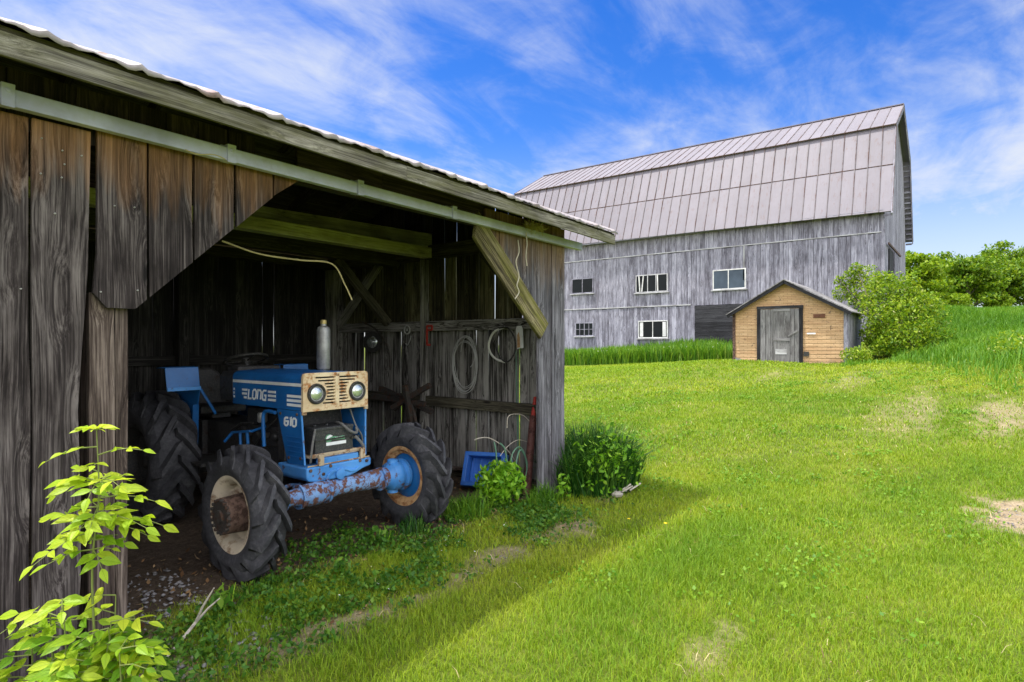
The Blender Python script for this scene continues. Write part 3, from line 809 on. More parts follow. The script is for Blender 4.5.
def barn_window(u0, u1, v0, v1, mullions, rows, frame, gl, extra=None):
    p = onX(u0,v1,BX); q = onX(u1,v0,BX)
    ya, yb = q.y, p.y                     # ya nearer, yb farther
    c = onX((u0+u1)/2,(v0+v1)/2,BX); h = (v1-v0)*c.dot(FW)/F; za, zb = c.z-h/2, c.z+h/2
    m = MB(); fw = .055
    def bar_y(z, w=fw, d=.07): m.b2((BX-.05,ya,z-w/2),(BX-.05+d,yb,z+w/2))
    bar_y(za); bar_y(zb)
    for y in (ya+fw/2, yb-fw/2): m.b2((BX-.052,y-fw/2,za+fw/2+.001),(BX+.02,y+fw/2,zb-fw/2-.001))
    for k in mullions:
        y = ya+(yb-ya)*k; m.b2((BX-.047,y-.022,za+fw/2+.001),(BX+.018,y+.022,zb-fw/2-.001))
    for k in rows:
        z = za+(zb-za)*k; m.b2((BX-.044,ya+fw,z-.02),(BX+.016,yb-fw,z+.02))
    w = m.build('window', frame, barn)
    m = MB(); m.b2((BX-.035,ya+.02,za+.02),(BX-.03,yb-.02,zb-.02)); m.build('pane', gl, w)
    m = MB(); m.b2((BX-.13,ya-.08,za-.09),(BX-.001,yb+.08,za-.04)); m.build('sill', M['barntrim'], w)
    if extra: extra(w, ya, yb, za, zb)
    return w
barn_window(572,593.6,278.7,293,[.5],[],M['barn'],M['glassdark'])
def broken(w, ya, yb, za, zb):
    for k, t in ((.30,.02),(.80,-.10),(.86,.06)):
        y = ya+(yb-ya)*k; m = MB(); m.bar((BX-.06,y,za+.04),(BX-.06,y+t,zb-.04), .03, .06); m.build('loose_sash', M['cream'], w)
barn_window(636,668,274.8,291.8,[.36,.62],[],M['barntrim'],M['glassdark'],broken)
barn_window(713,746,269.7,288.8,[.52],[],M['cream'],M['glassblue'])
barn_window(575.6,593.8,323,335.7,[.25,.5,.75],[.5],M['barn'],M['glassdark'])
def curtains(w, ya, yb, za, zb):
    for a, b in ((.06,.17),(.83,.94)):
        m = MB()
        for i in range(4):
            k = a+(b-a)*(i+.5)/4; y = ya+(yb-ya)*k; m.box((BX-.038-.004*(i%2),y,(za+zb)/2),(.004,(yb-ya)*(b-a)/4,(zb-za)*.86))
        m.build('curtain', M['cream'], w)
barn_window(638.5,668,321,337.7,[.5],[],M['cream'],M['glassdark'],curtains)
# black boarded doorway
p = onX(695,306,BX); q = onX(736,306,BX)
m = MB(); z = 1.0
while z < 3.85:
    h = min(.24, 3.87-z); m.b2((BX-.045-.006*R.random(),q.y-.9,z+.004),(BX-.005,p.y,z+h-.004)); z += h
dp = m.build('boarded_door', M['darkplank'], barn)
# gable: sliding door on its track, dark opening
m = MB(); m.b2((34.0,BY0-.06,3.0),(35.6,BY0-.01,6.3)); m.build('gable_door', M['darkplank'], barn)
m = MB(); m.bar((33.3,BY0-.1,6.45),(38.5,BY0-.1,6.45),.06,.10); m.build('gable_track', M['rust'], barn)
m = MB(); m.b2((36.0,BY0-.08,3.0),(38.2,BY0-.035,6.35)); m.build('sliding_door', M['barn'], barn)

# ------------------------------------------------------------------ small ochre outbuilding
HX = 22.5
hl = onX(735,360,HX).y; hr = onX(846,363,HX).y; hc = onX(786,281,HX).y
hz0 = 1.0; HZE = 2.86; HZR = 3.86; HD = 2.9
hut = empty('ochre_outbuilding', (HX+HD/2,(hl+hr)/2,hz0))
tag(hut, 'small ochre clapboard outbuilding with a grey double door in front of the barn', 'outbuilding')
rz = lambda y: HZR - (HZR-HZE)*(abs(y-hc)/((hl-hc) if y > hc else (hc-hr)))
def hut_front():
    dl, dr = onX(758,308,HX).y, onX(802.5,308,HX).y
    dtop = onX(780,308.5,HX).z
    m = MB(); z = hz0-.1; ch = .125
    def yl(z): return hl if z <= HZE else hc+(hl-hc)*(HZR-z)/(HZR-HZE)
    def yr(z): return hr if z <= HZE else hc-(hc-hr)*(HZR-z)/(HZR-HZE)
    k = 0
    while z < HZR-.03:
        z1 = min(z+ch, HZR-.02); th = .012
        segs = [(yr(z), dr, yr(z1), dr), (dl, yl(z), dl, yl(z1))] if z1 <= dtop+.02 else [(yr(z), yl(z), yr(z1), yl(z1))]
        for (a, b, a1, b1) in segs:
            # clapboard: bottom edge proud of the one below
            vs = [Vector((HX-.020,a,z)), Vector((HX-.020,b,z)), Vector((HX-.008,b1,z1)), Vector((HX-.008,a1,z1)),
                  Vector((HX+.02,a,z)), Vector((HX+.02,b,z)), Vector((HX+.02,b1,z1)), Vector((HX+.02,a1,z1))]
            off = R.random()*40; g = [(v.y+off, v.z+off, 0) for v in vs]
            m.add(vs, [(0,1,2,3),(7,6,5,4),(1,0,4,5),(3,2,6,7),(0,3,7,4),(2,1,5,6)], g, R.random())
        z = z1; k += 1
    m.build('front_wall', M['siding'], hut)
    # grey bare patches where siding is gone at the foot
    m = MB(); z = hz0-.1
    m.prism([(hl-.02,z),(hl-.02,z+.34),(hl-.18,z+.32),(hl-.3,z+.26),(hl-.62,z+.24),(hl-.80,z+.12),(hl-.82,z)], (HX-.045,0,0), EY, EZ, EX, .012, along='u')
    m.build('bare_patch', M['greydoor'], hut); m = MB()
    m.prism([(dr-.02,z),(dr-.02,z+.16),(dr-.5,z+.15),(dr-.9,z+.11),(dr-1.1,z+.05),(dr-1.1,z)], (HX-.045,0,0), EY, EZ, EX, .012, along='u')
    m.build('bare_patch', M['greydoor'], hut)
    # door set
    d = empty('double_door', (HX,(dl+dr)/2,hz0), parent=None); d.parent = hut; d.location = Vector((HX,(dl+dr)/2,hz0)) - Vector(hut.location)
    w = dl-dr
    m = MB()
    m.b2((HX-.07,dl-.09,hz0-.1),(HX+.02,dl+.02,dtop)); m.b2((HX-.07,dr-.02,hz0-.1),(HX+.02,dr+.09,dtop)); m.b2((HX-.072,dr-.03,dtop+.001),(HX+.02,dl+.03,dtop+.09))
    m.build('door_frame', M['darkplank'], d)
    a, b = dr+.095, dl-.095
    m = MB()
    ys = [b, b-.17, b-.34, b-.42] ; 
    for i in range(3): m.plank(ys[i+1]+.006, ys[i]-.004, hz0-.06, dtop-.02, (HX-.05-.012*(i==0),0,0), EY, EZ, EX, .03, .003)
    ys = [a, a+.15, a+.28]
    for i in range(2): m.plank(ys[i]+.004, ys[i+1]-.006, hz0-.06, dtop-.02, (HX-.05-.012*(i==1),0,0), EY, EZ, EX, .03, .003)
    m.build('door_planks', M['greydoor'], d)
    m = MB()
    m.b2((HX-.035,a+.285,hz0-.05),(HX-.01,b-.425,dtop-.04))
    for z in (hz0+.05, hz0+.85, dtop-.1): m.b2((HX-.055,a+.285,z),(HX-.036,b-.425,z+.09))
    lf = m.build('door_leaf', M['greydoor'], d)
    m = MB(); m.b2((HX-.045,a+.40,hz0+.38),(HX-.037,b-.50,hz0+.56)); m.build('pale_panel', M['barntrim'], lf)
    m = MB(); m.bar((HX-.075,a+.05,hz0+1.2),(HX-.075,a+.34,hz0+1.0),.02,.06); m.build('latch', M['greydoor'], d)
    # little signs and vent
    p = onX(819.5,316,HX); m = MB(); m.box((HX-.04,p.y,p.z),(.02,.36,.13)); m.build('brown_plate', M['signbrown'], hut, bevel=.004)
    p = onX(811.5,333.5,HX); m = MB(); m.box((HX-.04,p.y,p.z),(.012,.27,.05)); m.build('white_strip', M['white'], hut)
    p = onX(806.5,354,HX); m = MB(); m.box((HX-.036,p.y,p.z),(.02,.17,.16)); m.build('vent_hole', M['black'], hut)
    m = MB(); m.b2((HX-.05,hl-.02,hz0-.1),(HX+.03,hl+.07,HZE-.02)); m.build('corner_board', M['rust'], hut)
    m = MB(); m.b2((HX-.05,hr-.07,hz0-.1),(HX+.03,hr+.06,HZE-.02)); m.build('corner_board', M['barn'], hut)
    m = MB(); x = HX+.035
    while x < HX+HD:
        m.plank(x, min(x+.16,HX+HD)-.005, hz0-.2, HZE+.02, (0,hr-.03,0), EX, EZ, EY, .03, .003); x += .16
    m.b2((HX+.03,hl-.03,hz0-.2),(HX+HD,hl,HZE)); m.b2((HX+HD-.03,hr+.02,hz0),(HX+HD,hl-.04,HZE+.3))
    m.build('side_wall', M['barn'], hut)
    m = MB()
    for s in (1,-1):
        ye = (hl+.22) if s > 0 else (hr-.22)
        ze = rz(hl)-.10 if s > 0 else rz(hr)-.12
        m.bar((HX-.22+HD/2+.11,ye,ze+.06),(HX-.22+HD/2+.11,hc,HZR+.05),.1,.045) if False else None
        dv = Vector((0,hc-ye,HZR+.05-ze)); 
        N = EX.cross(dv).normalized(); N = N if N.z > 0 else -N
        n = 7
        for i in range(n):
            p = Vector((0,ye,ze))+dv*(i/n); q = Vector((0,ye,ze))+dv*((i+1.06)/n)
            mid = (p+q)/2+N*(.03+.004); m.box((HX+HD/2-.1,mid.y,mid.z),(HD+.4,(q-p).length,.03),(EX,dv.normalized(),N))
    m.build('roof', M['roofmetal'] if False else M['greydoor'], hut)
    m = MB()
    for s in (1,-1):
        ye = (hl+.20) if s > 0 else (hr-.20); ze = rz(hl)-.12 if s > 0 else rz(hr)-.14
        m.bar((HX-.26,ye,ze-.01),(HX-.26,hc,HZR),.05,.10)
    m.build('rake_board', M['darkplank'], hut)
hut_front()
# ------------------------------------------------------------------ tractor
TX, TY = 3.17, 5.30
tractor = empty('tractor', (TX, TY, 0))
tag(tractor, 'old blue four-wheel-drive farm tractor with a rusty cream grille, parked nose-out in the open shed', 'tractor')
def T(x, y, z): return Vector((TX+x, TY+y, z))
def tpart(m, name, mat, parent=None, **k): return m.build(name, mat, parent or tractor, **k)

def tyre(m, O, A, Ro, Ri, W, nl, lugh, flip=1, bulge=.02):
    """agricultural tyre: carcass plus alternating chevron lugs. A = outward axle direction"""
    O = Vector(O); A = Vector(A).normalized(); h = W/2; rc = Ro - lugh
    prof = [(-h*.74,Ri),(-h*.86,Ri+.02),(-h*.98,Ri+(rc-Ri)*.35),(-h-bulge*.2,Ri+(rc-Ri)*.60),(-h*.93,rc-.035),(-h*.80,rc-.008),(-h*.4,rc),(0,rc+.004),
            (h*.4,rc),(h*.80,rc-.008),(h*.93,rc-.035),(h+bulge*.2,Ri+(rc-Ri)*.60),(h*.98,Ri+(rc-Ri)*.35),(h*.86,Ri+.02),(h*.74,Ri)]
    m.lathe(prof, O, A, 64, r=.5, closed=True)
    B = A.cross(Vector((0,0,1))).normalized(); C = A.cross(B)
    def P(a, th, r): return O + A*a + (B*math.cos(th)+C*math.sin(th))*r
    for side in (-1, 1):
        for i in range(nl):
            t0 = 2*math.pi*(i + (.5 if side > 0 else 0))/nl + .3
            dw = 2*math.pi/nl*.175
            n = 7; vs = []
            for k in range(n+1):
                s = k/n
                a = side*(-.06*h + s*1.02*h*1.0)
                th = t0 + flip*(2*math.pi/nl)*1.15*(s**1.25)
                # crown, then over the shoulder on to the sidewall
                if s < .80: rb, rt = rc-.012, Ro-.002-.010*s
                else:
                    q = (s-.80)/.20; rb = rc-.012-.05*q; rt = Ro-.010-(lugh*1.9)*q*q
                    a = side*(-.06*h + .80*1.02*h + (.16*h*q) + .018*q)
                wl = dw*(1.0 if s > .12 else .75)
                wt = wl*.72
                vs += [P(a,th-wl*1.25,rb), P(a,th-wt,rt), P(a,th+wt,rt), P(a,th+wl*1.25,rb)]
            fs = []
            for k in range(n):
                b = k*4; c = b+4
                fs += [(b,b+1,c+1,c),(b+1,b+2,c+2,c+1),(b+2,b+3,c+3,c+2)]
            fs += [(0,3,2,1),(n*4,n*4+1,n*4+2,n*4+3)]
            m.add(vs, fs, r=R.random())

def front_wheel(sx):
    O = T(sx*(.835 if sx < 0 else .81), -1.0, .475); A = Vector((sx,0,0)); W = .25; rimr = .268
    h = W/2
    # wheel = pressed disc, with tyre / rim / hub on it
    m = MB()
    dc = .02     # disc offset, dished towards the tractor centre
    m.lathe([(-.05,0),(-.05,.10),(-.045,.15),(-.03,.18),(.0,.205),(.008,.225),(.008,.242),(-.03,.242),(-.04,.20),(-.07,.16),(-.075,0)], O, A, 40)
    wl = tpart(m, 'front_wheel', M['rimcream'] if sx < 0 else M['blue'], smooth=True)
    m = MB()
    m.lathe([(-h*.80,rimr-.02),(-h*.80,rimr+.015),(-h*.72,rimr+.018),(-h*.70,rimr-.005),(-h*.5,rimr-.03),(-.06,rimr-.045),(.03,rimr-.05),(h*.55,rimr-.025),(h*.70,rimr-.003),(h*.74,rimr+.018),(h*.82,rimr+.014),(h*.80,rimr-.008),
             (h*.70,rimr-.022),(h*.52,rimr-.045),(.02,rimr-.068),(-.06,rimr-.062),(-h*.52,rimr-.048),(-h*.7,rimr-.024)], O, A, 48, closed=True)
    for k in range(8):
        t = k*math.pi/4; m.box(O + Vector((0,math.cos(t)*.215,math.sin(t)*.215)) + A*.0, (.04,.03,.03))
    m.build('rim', M['rimcream'] if sx < 0 else M['rimrust'], wl, smooth=True)
    m = MB(); tyre(m, O, A,   .494, rimr, W, 14, .070, flip=-1); m.build('tyre', M['rubber'], wl, smooth=True)
    # planetary hub: a big rusty drum with a toothed ring of bolt heads
    m = MB(); m.lathe([(-.06,.0),(-.06,.142),(.05,.136),(.11,.132),(.152,.130),(.158,.122),(.158,.0)], O, A, 36); m.build('hub', M['rust'], wl, smooth=True)
    m = MB(); m.lathe([(.150,.0),(.150,.116),(.170,.114),(.172,.05),(.185,.045),(.185,0)], O, A, 30)
    for k in range(18):
        t = 2*math.pi*k/18; p = O + A*.17 + Vector((0,math.cos(t)*.117,math.sin(t)*.117)); m.lathe([(-.015,.013),(.010,.013),(.012,.008),(.012,0)], p, A, 6)
    m.build('hub_cap', M['hubdark'], wl, smooth=True)
    return wl
front_wheel(-1); front_wheel(1)

def rear_wheel(sx):
    O = T(sx*.65, 1.0, .625); A = Vector((sx,0,0)); W = .41; rimr = .33; h = W/2
    m = MB(); m.lathe([(-.02,0),(-.02,.2),(.03,.26),(.04,.30),(.02,.30),(.0,.26),(-.05,.2),(-.05,0)], O, A, 40); wl = tpart(m, 'rear_wheel', M['engine'], smooth=True)
    m = MB(); m.lathe([(-h*.8,rimr-.02),(-h*.8,rimr+.015),(-h*.5,rimr-.03),(0,rimr-.05),(h*.5,rimr-.03),(h*.8,rimr+.015),(h*.8,rimr-.02),(h*.5,rimr-.055),(0,rimr-.07),(-h*.5,rimr-.055)], O, A, 48, closed=True); m.build('rim', M['engine'], wl, smooth=True)
    m = MB(); tyre(m, O, A, .640, rimr, W, 15, .078, flip=-1); m.build('tyre', M['rubber'], wl, smooth=True)
    m = MB(); m.lathe([(-.1,.0),(-.1,.13),(.06,.11),(.10,.08),(.10,0)], O, A, 24); m.build('hub', M['engine'], wl, smooth=True)
rear_wheel(-1); rear_wheel(1)

# front axle: cast tube with an offset differential, chipped blue over rust
m = MB()
zc = .495; pts = []; rd = []
for x, q in ((-.70,.055),(-.60,.058),(-.50,.062),(-.42,.066),(-.36,.080),(-.30,.092),(-.22,.094),(-.14,.080),(-.04,.070),(.10,.072),(.24,.078),(.34,.083),(.42,.088),(.47,.092),(.52,.086)):
    pts.append(T(x,-1.0-.03*math.exp(-((x+.25)/.2)**2),zc+.012*math.exp(-((x-.1)/.4)**2))); rd.append(q)
m.tube(pts, .07, 20, rads=rd)
for x in (-.38,-.13,.44): m.lathe([(-.011,.0),(-.011,.098 if x<.3 else .102),(.011,.098 if x<.3 else .102),(.011,0)], T(x,-1.0-.012,zc), EX, 24)
ax = tpart(m, 'front_axle', M['bluerust'], smooth=True)
for sx in (-1, 1):
    m = MB(); O = T(sx*.60,-1.0,zc); A = Vector((sx,0,0))
    m.lathe([(-.10,.0),(-.10,.085),(-.06,.105),(-.045,.125),(.0,.137),(.045,.132),(.06,.118),(.075,.118),(.085,.145),(.115,.145),(.12,.12),(.16,.11),(.16,0)], O, A, 30)
    for zz in (.125,-.125): m.lathe([(-.03,.0),(-.03,.05),(.025,.05),(.032,.03),(.032,0)], O+Vector((0,0,zz)), (0,0,1 if zz>0 else -1), 14)
    for k in range(10):
        t = 2*math.pi*k/10; m.lathe([(-.02,.012),(.0,.012),(.0,0)], O + A*.085 + Vector((0,math.cos(t)*.13,math.sin(t)*.13)), -A, 6)
    m.build('steering_knuckle', M['bluepale'], ax, smooth=True)
m = MB(); m.tube([T(-.62,-.82,.50),T(-.30,-.74,.53),T(.62,-.82,.50)], .017, 8); m.build('tie_rod', M['bluerust'], ax, smooth=True)
m = MB(); m.tube([T(-.12,-.98,.47),T(-.15,-.2,.50),T(-.15,.5,.52)], .045, 10); m.build('drive_shaft', M['engine'], ax, smooth=True)

# front bolster casting
m = MB()
out = [(-.325,.715),(.325,.715),(.325,.645),(.24,.628),(.16,.600),(.10,.585),(-.10,.585),(-.22,.588),(-.30,.60),(-.325,.63)]
m.prism(out, T(0,-1.035,0), EX, EZ, EY, .42, along='u')
bol = tpart(m, 'front_bolster', M['bluepale'], bevel=.014)
m = MB()
arch = [(-.13,.592),(-.115,.635),(-.07,.665),(-.0,.675),(.07,.665),(.12,.645),(.17,.64),(.20,.66),(.215,.655),(.175,.62),(.12,.625),(.07,.645),(0,.655),(-.06,.645),(-.095,.62),(-.105,.592)]
m.prism([(a-.02,b-.003) for a,b in arch], T(0,-1.048,0), EX, EZ, EY, .02); m.build('casting_rib', M['bluepale'], bol, bevel=.004)
m = MB(); m.lathe([(-.03,.045),(.012,.045),(.016,.032),(.016,0)], T(-.01,-1.045,.622), -EY, 20); m.build('pivot_cap', M['bluepale'], bol, smooth=True)
for x, z in ((-.29,.69),(-.17,.645),(.27,.69),(.20,.70),(-.10,.70)):
    m = MB(); m.lathe([(-.01,.014),(.008,.014),(.010,.009),(.010,0)], T(x,-1.036,z), -EY, 6); m.build('bolt', M['rust'], bol)
m = MB(); m.b2(T(-.17,-1.02,.7165),T(.20,-.93,.770)); m.build('crossbar', M['bluepale'], bol, bevel=.006)
# battery tray and battery
m = MB()
m.b2(T(-.26,-.985,.772),T(.29,-.60,.784)); m.b2(T(-.26,-.99,.784),T(.29,-.98,.806))
for x in (-.19,.23): m.b2(T(x-.025,-1.045,.716),T(x+.025,-1.022,.806))
m.b2(T(-.31,-1.03,.7165),T(.31,-1.0215,.727))
tray = tpart(m, 'battery_tray', M['trayrust'], bevel=.003)
m = MB(); m.b2(T(-.19,-.955,.786),T(.19,-.72,1.00)); 
for x in (-.12,.0,.12): m.lathe([(0,.02),(.012,.02),(.014,0)], T(x,-.84,1.012), EZ, 12)
m.b2(T(-.195,-.96,.985),T(.195,-.715,1.012))
bat = tpart(m, 'battery', M['battery'], bevel=.006)
m = MB(); m.b2(T(-.085,-.9572,.855),T(.115,-.9555,.882)); m.build('white_strip', M['white'], bat)
m = MB()
m.lathe([(0,.034),(.0012,.034),(.0012,0)], T(-.06,-.9558,.915), -EY, 18); 
m.prism([(-.055,.9),(.10,.893),(.115,.915),(.08,.925),(.04,.918),(0,.93),(-.03,.925)], T(0,-.9574,0), EX, EZ, EY, .0014)
m.build('emblem', M['greenlabel'], bat)
m = MB()
m.prism([(-.09,.905),(-.075,.935),(-.045,.945),(-.02,.932),(-.04,.925),(-.065,.915),(-.078,.9)], T(0,-.9582,0), EX, EZ, EY, .0014)
for i in range(5): m.prism([(.0+i*.02,.905),(.012+i*.02,.905),(.016+i*.02,.918),(.004+i*.02,.918)], T(0,-.9582,0), EX, EZ, EY, .0010)
m.build('emblem_mark', M['white'], bat)
m = MB(); m.bar(T(-.20,-.966,.905),T(.20,-.966,.915),.006,.012); m.bar(T(.16,-.97,.90),T(.24,-.97,.90),.02,.025); m.build('hold_down', M['black'], bat)
m = MB()
def arc(pts, n=14):
    """smooth curve through points"""
    P = [Vector(p) for p in pts]; out = []
    Q = [P[0]*2-P[1]] + P + [P[-1]*2-P[-2]]
    for i in range(1, len(Q)-2):
        for k in range(n):
            t = k/n; a, b, c, d = Q[i-1:i+3]
            out.append(.5*((2*b)+(c-a)*t+(2*a-5*b+4*c-d)*t*t+(3*b-a-3*c+d)*t**3))
    out.append(P[-1]); return out
m.tube(arc([T(.09,-.86,1.03),T(.08,-.95,1.02),T(.12,-1.0,.965),T(.19,-1.0,.94),T(.215,-.97,.98)]), .012, 8)
m.tube(arc([T(.19,-.98,.91),T(.235,-1.0,.855),T(.27,-1.0,.80),T(.26,-.95,.79)]), .013, 8)
m.tube(arc([T(.20,-.90,1.14),T(.215,-.96,1.0),T(.28,-.96,.90),T(.305,-.94,.80)]), .007, 6)
tpart(m, 'hose', M['hosegrey'], smooth=True)
m = MB(); m.tube(arc([T(-.20,-.97,1.01),T(-.235,-.985,.90),T(-.25,-.985,.80),T(-.245,-.97,.74)]), .010, 8); tpart(m, 'hose', M['hosegrey'], smooth=True)
m = MB(); m.b2(T(-.285,-.66,.72),T(.285,-.56,1.165)); tpart(m, 'radiator', M['engine'], bevel=.01)

# side panels under the hood
def side_panel(sx):
    m = MB()
    # plate leaning inwards to the front bottom
    q = [T(sx*.318,-.60,1.163),T(sx*.318,-.955,1.163),T(sx*.300,-.975,.728),T(sx*.300,-.735,.718)]
    N = Vector((sx,0,-.04)).normalized()
    vs = [p - N*.005 for p in q] + [p + N*.005 for p in q]
    m.add(vs, [(3,2,1,0),(4,5,6,7),(0,1,5,4),(1,2,6,5),(2,3,7,6),(3,0,4,7)])
    sp = tpart(m, 'side_panel', M['blue'], bevel=.003)
    m = MB()
    for k in range(5):
        z = .945-.040*k; a = -.655-.13*(1-(z-.72)/.44)*.8
        x = sx*(.300+.018*(z-.728)/.435)
        m.bar(T(x+sx*.006,a-.02,z),T(x+sx*.006,-.945-.012*(1-(z-.72)/.44),z),.012,.008,up=(0,0,1))
    m.build('louvre_ribs', M['blue'], sp, bevel=.003)
    m = MB(); m.bar(T(sx*.322,-.958,1.16),T(sx*.304,-.978,.73),.014,.010,up=(0,1,0)); m.build('edge_strip', M['bluepale'], sp)
    for y, z in ((-.66,1.13),(-.90,1.135),(-.76,.77),(-.93,.78)):
        m = MB(); m.lathe([(-.004,.013),(.008,.013),(.011,0)], T(sx*(.300+.018*(z-.728)/.435)+sx*.004,y,z), (sx,0,0), 8); m.build('bolt', M['rust'], sp)
    m = MB(); m.b2(T(sx*.31-.02,-.985,1.135),T(sx*.31+.02,-.972,1.166)); m.build('corner_bracket', M['trayrust'], sp)
    return sp
spl = side_panel(-1); side_panel(1)

# strokes for lettering on the tractor's flank (text runs towards the nose, -Y)
def stroke(m, pts, w, O, U, V, N, th, sx, sy, slant):
    P = [Vector((a,b,0)) for a,b in pts]; n = len(P); Lp = []; Rp = []
    for i in range(n):
        d0 = (P[i]-P[i-1]).normalized() if i else None; d1 = (P[i+1]-P[i]).normalized() if i < n-1 else None
        a = d0 or d1; b = d1 or d0; t = (a+b).normalized(); nn = Vector((-t.y,t.x,0)); k = 1/max(.5, nn.dot(Vector((-a.y,a.x,0))))
        Lp.append(P[i]+nn*w/2*k); Rp.append(P[i]-nn*w/2*k)
    def W(p, k): return O + U*((p.x+p.y*slant)*sx) + V*(p.y*sy) + N*(k*th)
    vs = []
    for k in (0, 1):
        for i in range(n): vs += [W(Lp[i],k), W(Rp[i],k)]
    h = 2*n; fs = []
    for i in range(n-1):
        a = 2*i; fs += [(h+a,h+a+1,h+a+3,h+a+2),(a+2,a+3,a+1,a),(a,h+a,h+a+2,a+2),(a+1,a+3,h+a+3,h+a+1)]
    fs += [(0,1,h+1,h),(2*n-2,h+2*n-2,h+2*n-1,2*n-1)]
    m.add(vs, fs, r=.5)
c = .18
LET = {
 'L': ([[(0,1),(0,0),(.62,0)]], .80),
 'O': ([[(.0,c),(.0,1-c),(c,1),(.62-c,1),(.62,1-c),(.62,c),(.62-c,0),(c,0),(0,c),(0,.3)]], .92),
 'N': ([[(0,0),(0,1),(.62-c,1),(.62,1-c),(.62,0)]], .92),
 'G': ([[(.64,1),(c,1),(0,1-c),(0,c),(c,0),(.62,0),(.62,.48),(.34,.48)]], .92),
 '6': ([[(.58,1),(c,1),(0,1-c),(0,c),(c,0),(.58-c,0),(.58,c),(.58,.55),(0,.55)]], .88),
 '1': ([[(0,.92),(.16,1),(.16,0)]], .46),
 '0': ([[(.0,c),(.0,1-c),(c,1),(.58-c,1),(.58,1-c),(.58,c),(.58-c,0),(c,0),(0,c),(0,.3)]], .90)}
def write(m, text, O, U, V, N, h, wd, w=.22, slant=.16, th=.002):
    tot = sum(LET[c][1] for c in text)-.25; sx = wd/tot; x = 0
    for ch in text:
        for st in LET[ch][0]: stroke(m, [(a+x, b) for a, b in st], w, O, U, V, N, th, sx, h, slant)
        x += LET[ch][1]

# hood: folded sheet with rounded shoulders
m = MB()
hw = .322; zt = 1.462; zb = 1.168; y0 = -.985; y1 = .12
prof = [(-hw,zb),(-hw,zt-.045),(-hw+.010,zt-.020),(-hw+.034,zt-.004),(-hw+.07,zt+.004),(0,zt+.014),(hw-.07,zt+.004),(hw-.034,zt-.004),(hw-.010,zt-.020),(hw,zt-.045),(hw,zb),
        (hw-.006,zb),(hw-.006,zt-.05),(hw-.04,zt-.014),(0,zt+.006),(-hw+.04,zt-.014),(-hw+.006,zt-.05),(-hw+.006,zb)]
m.prism(prof, T(0,y1,0), EX, EZ, -EY, y1-y0, r=.5)
hood = tpart(m, 'hood', M['blue'], smooth=True)
m = MB(); m.prism([(-hw-.002,zb+.08),(-hw-.002,zt-.05),(-hw+.03,zt-.006),(0,zt+.012),(hw-.03,zt-.006),(hw+.002,zt-.05),(hw+.002,zb-.02),(hw-.01,zb-.02),(-hw+.01,zb+.02)], T(0,.36,0), EX, EZ, -EY, .235, r=.5)
dash = tpart(m, 'rear_cowl', M['engine'], bevel=.006)
LX = -hw-.0025
def dec(m, ya, yb, z0, z1): m.b2((TX+LX,TY+min(ya,yb),z0),(TX+LX+.002,TY+max(ya,yb),z1))
for sgn in (-1, 1):
    m = MB()
    xx = (LX if sgn < 0 else -LX-.002)
    def de(ya, yb, z0, z1): m.b2((TX+xx,TY+min(ya,yb),z0),(TX+xx+.002,TY+max(ya,yb),z1))
    de(.115, -.975, 1.362, 1.388)
    for k in range(3):
        de(-.755, -.975, 1.198+.036*k, 1.220+.036*k)
        # wings each side of the word
        e = .018*k
        if sgn < 0:
            de(-.045+.0-(.03 if k == 0 else 0), -.125-.006*k+.004, 1.224+.034*k, 1.243+.034*k)
            de(-.465-.004+.0, -.588, 1.224+.034*k, 1.243+.034*k)
            de(.105, .085, 1.224+.034*k, 1.243+.034*k)
    m.build('decal_stripes', M['white'], hood)
m = MB(); write(m, 'LONG', T(-hw-.0012,-.150,1.228), -EY, EZ, -EX, .080, .285, w=.21, slant=.14); m.build('lettering', M['white'], hood)
m = MB()
N = Vector((-1,0,-.04)).normalized(); V = Vector((.018*-1*-1,0,0))
Vd = (T(-.318,0,1.163)-T(-.300,0,.728)).normalized()
write(m, '610', T(-.3165,-.715,1.035)+Vector((-.0035,0,0)), -EY, Vd, -EX, .065, .17, w=.25, slant=.10); m.build('lettering', M['white'], spl)

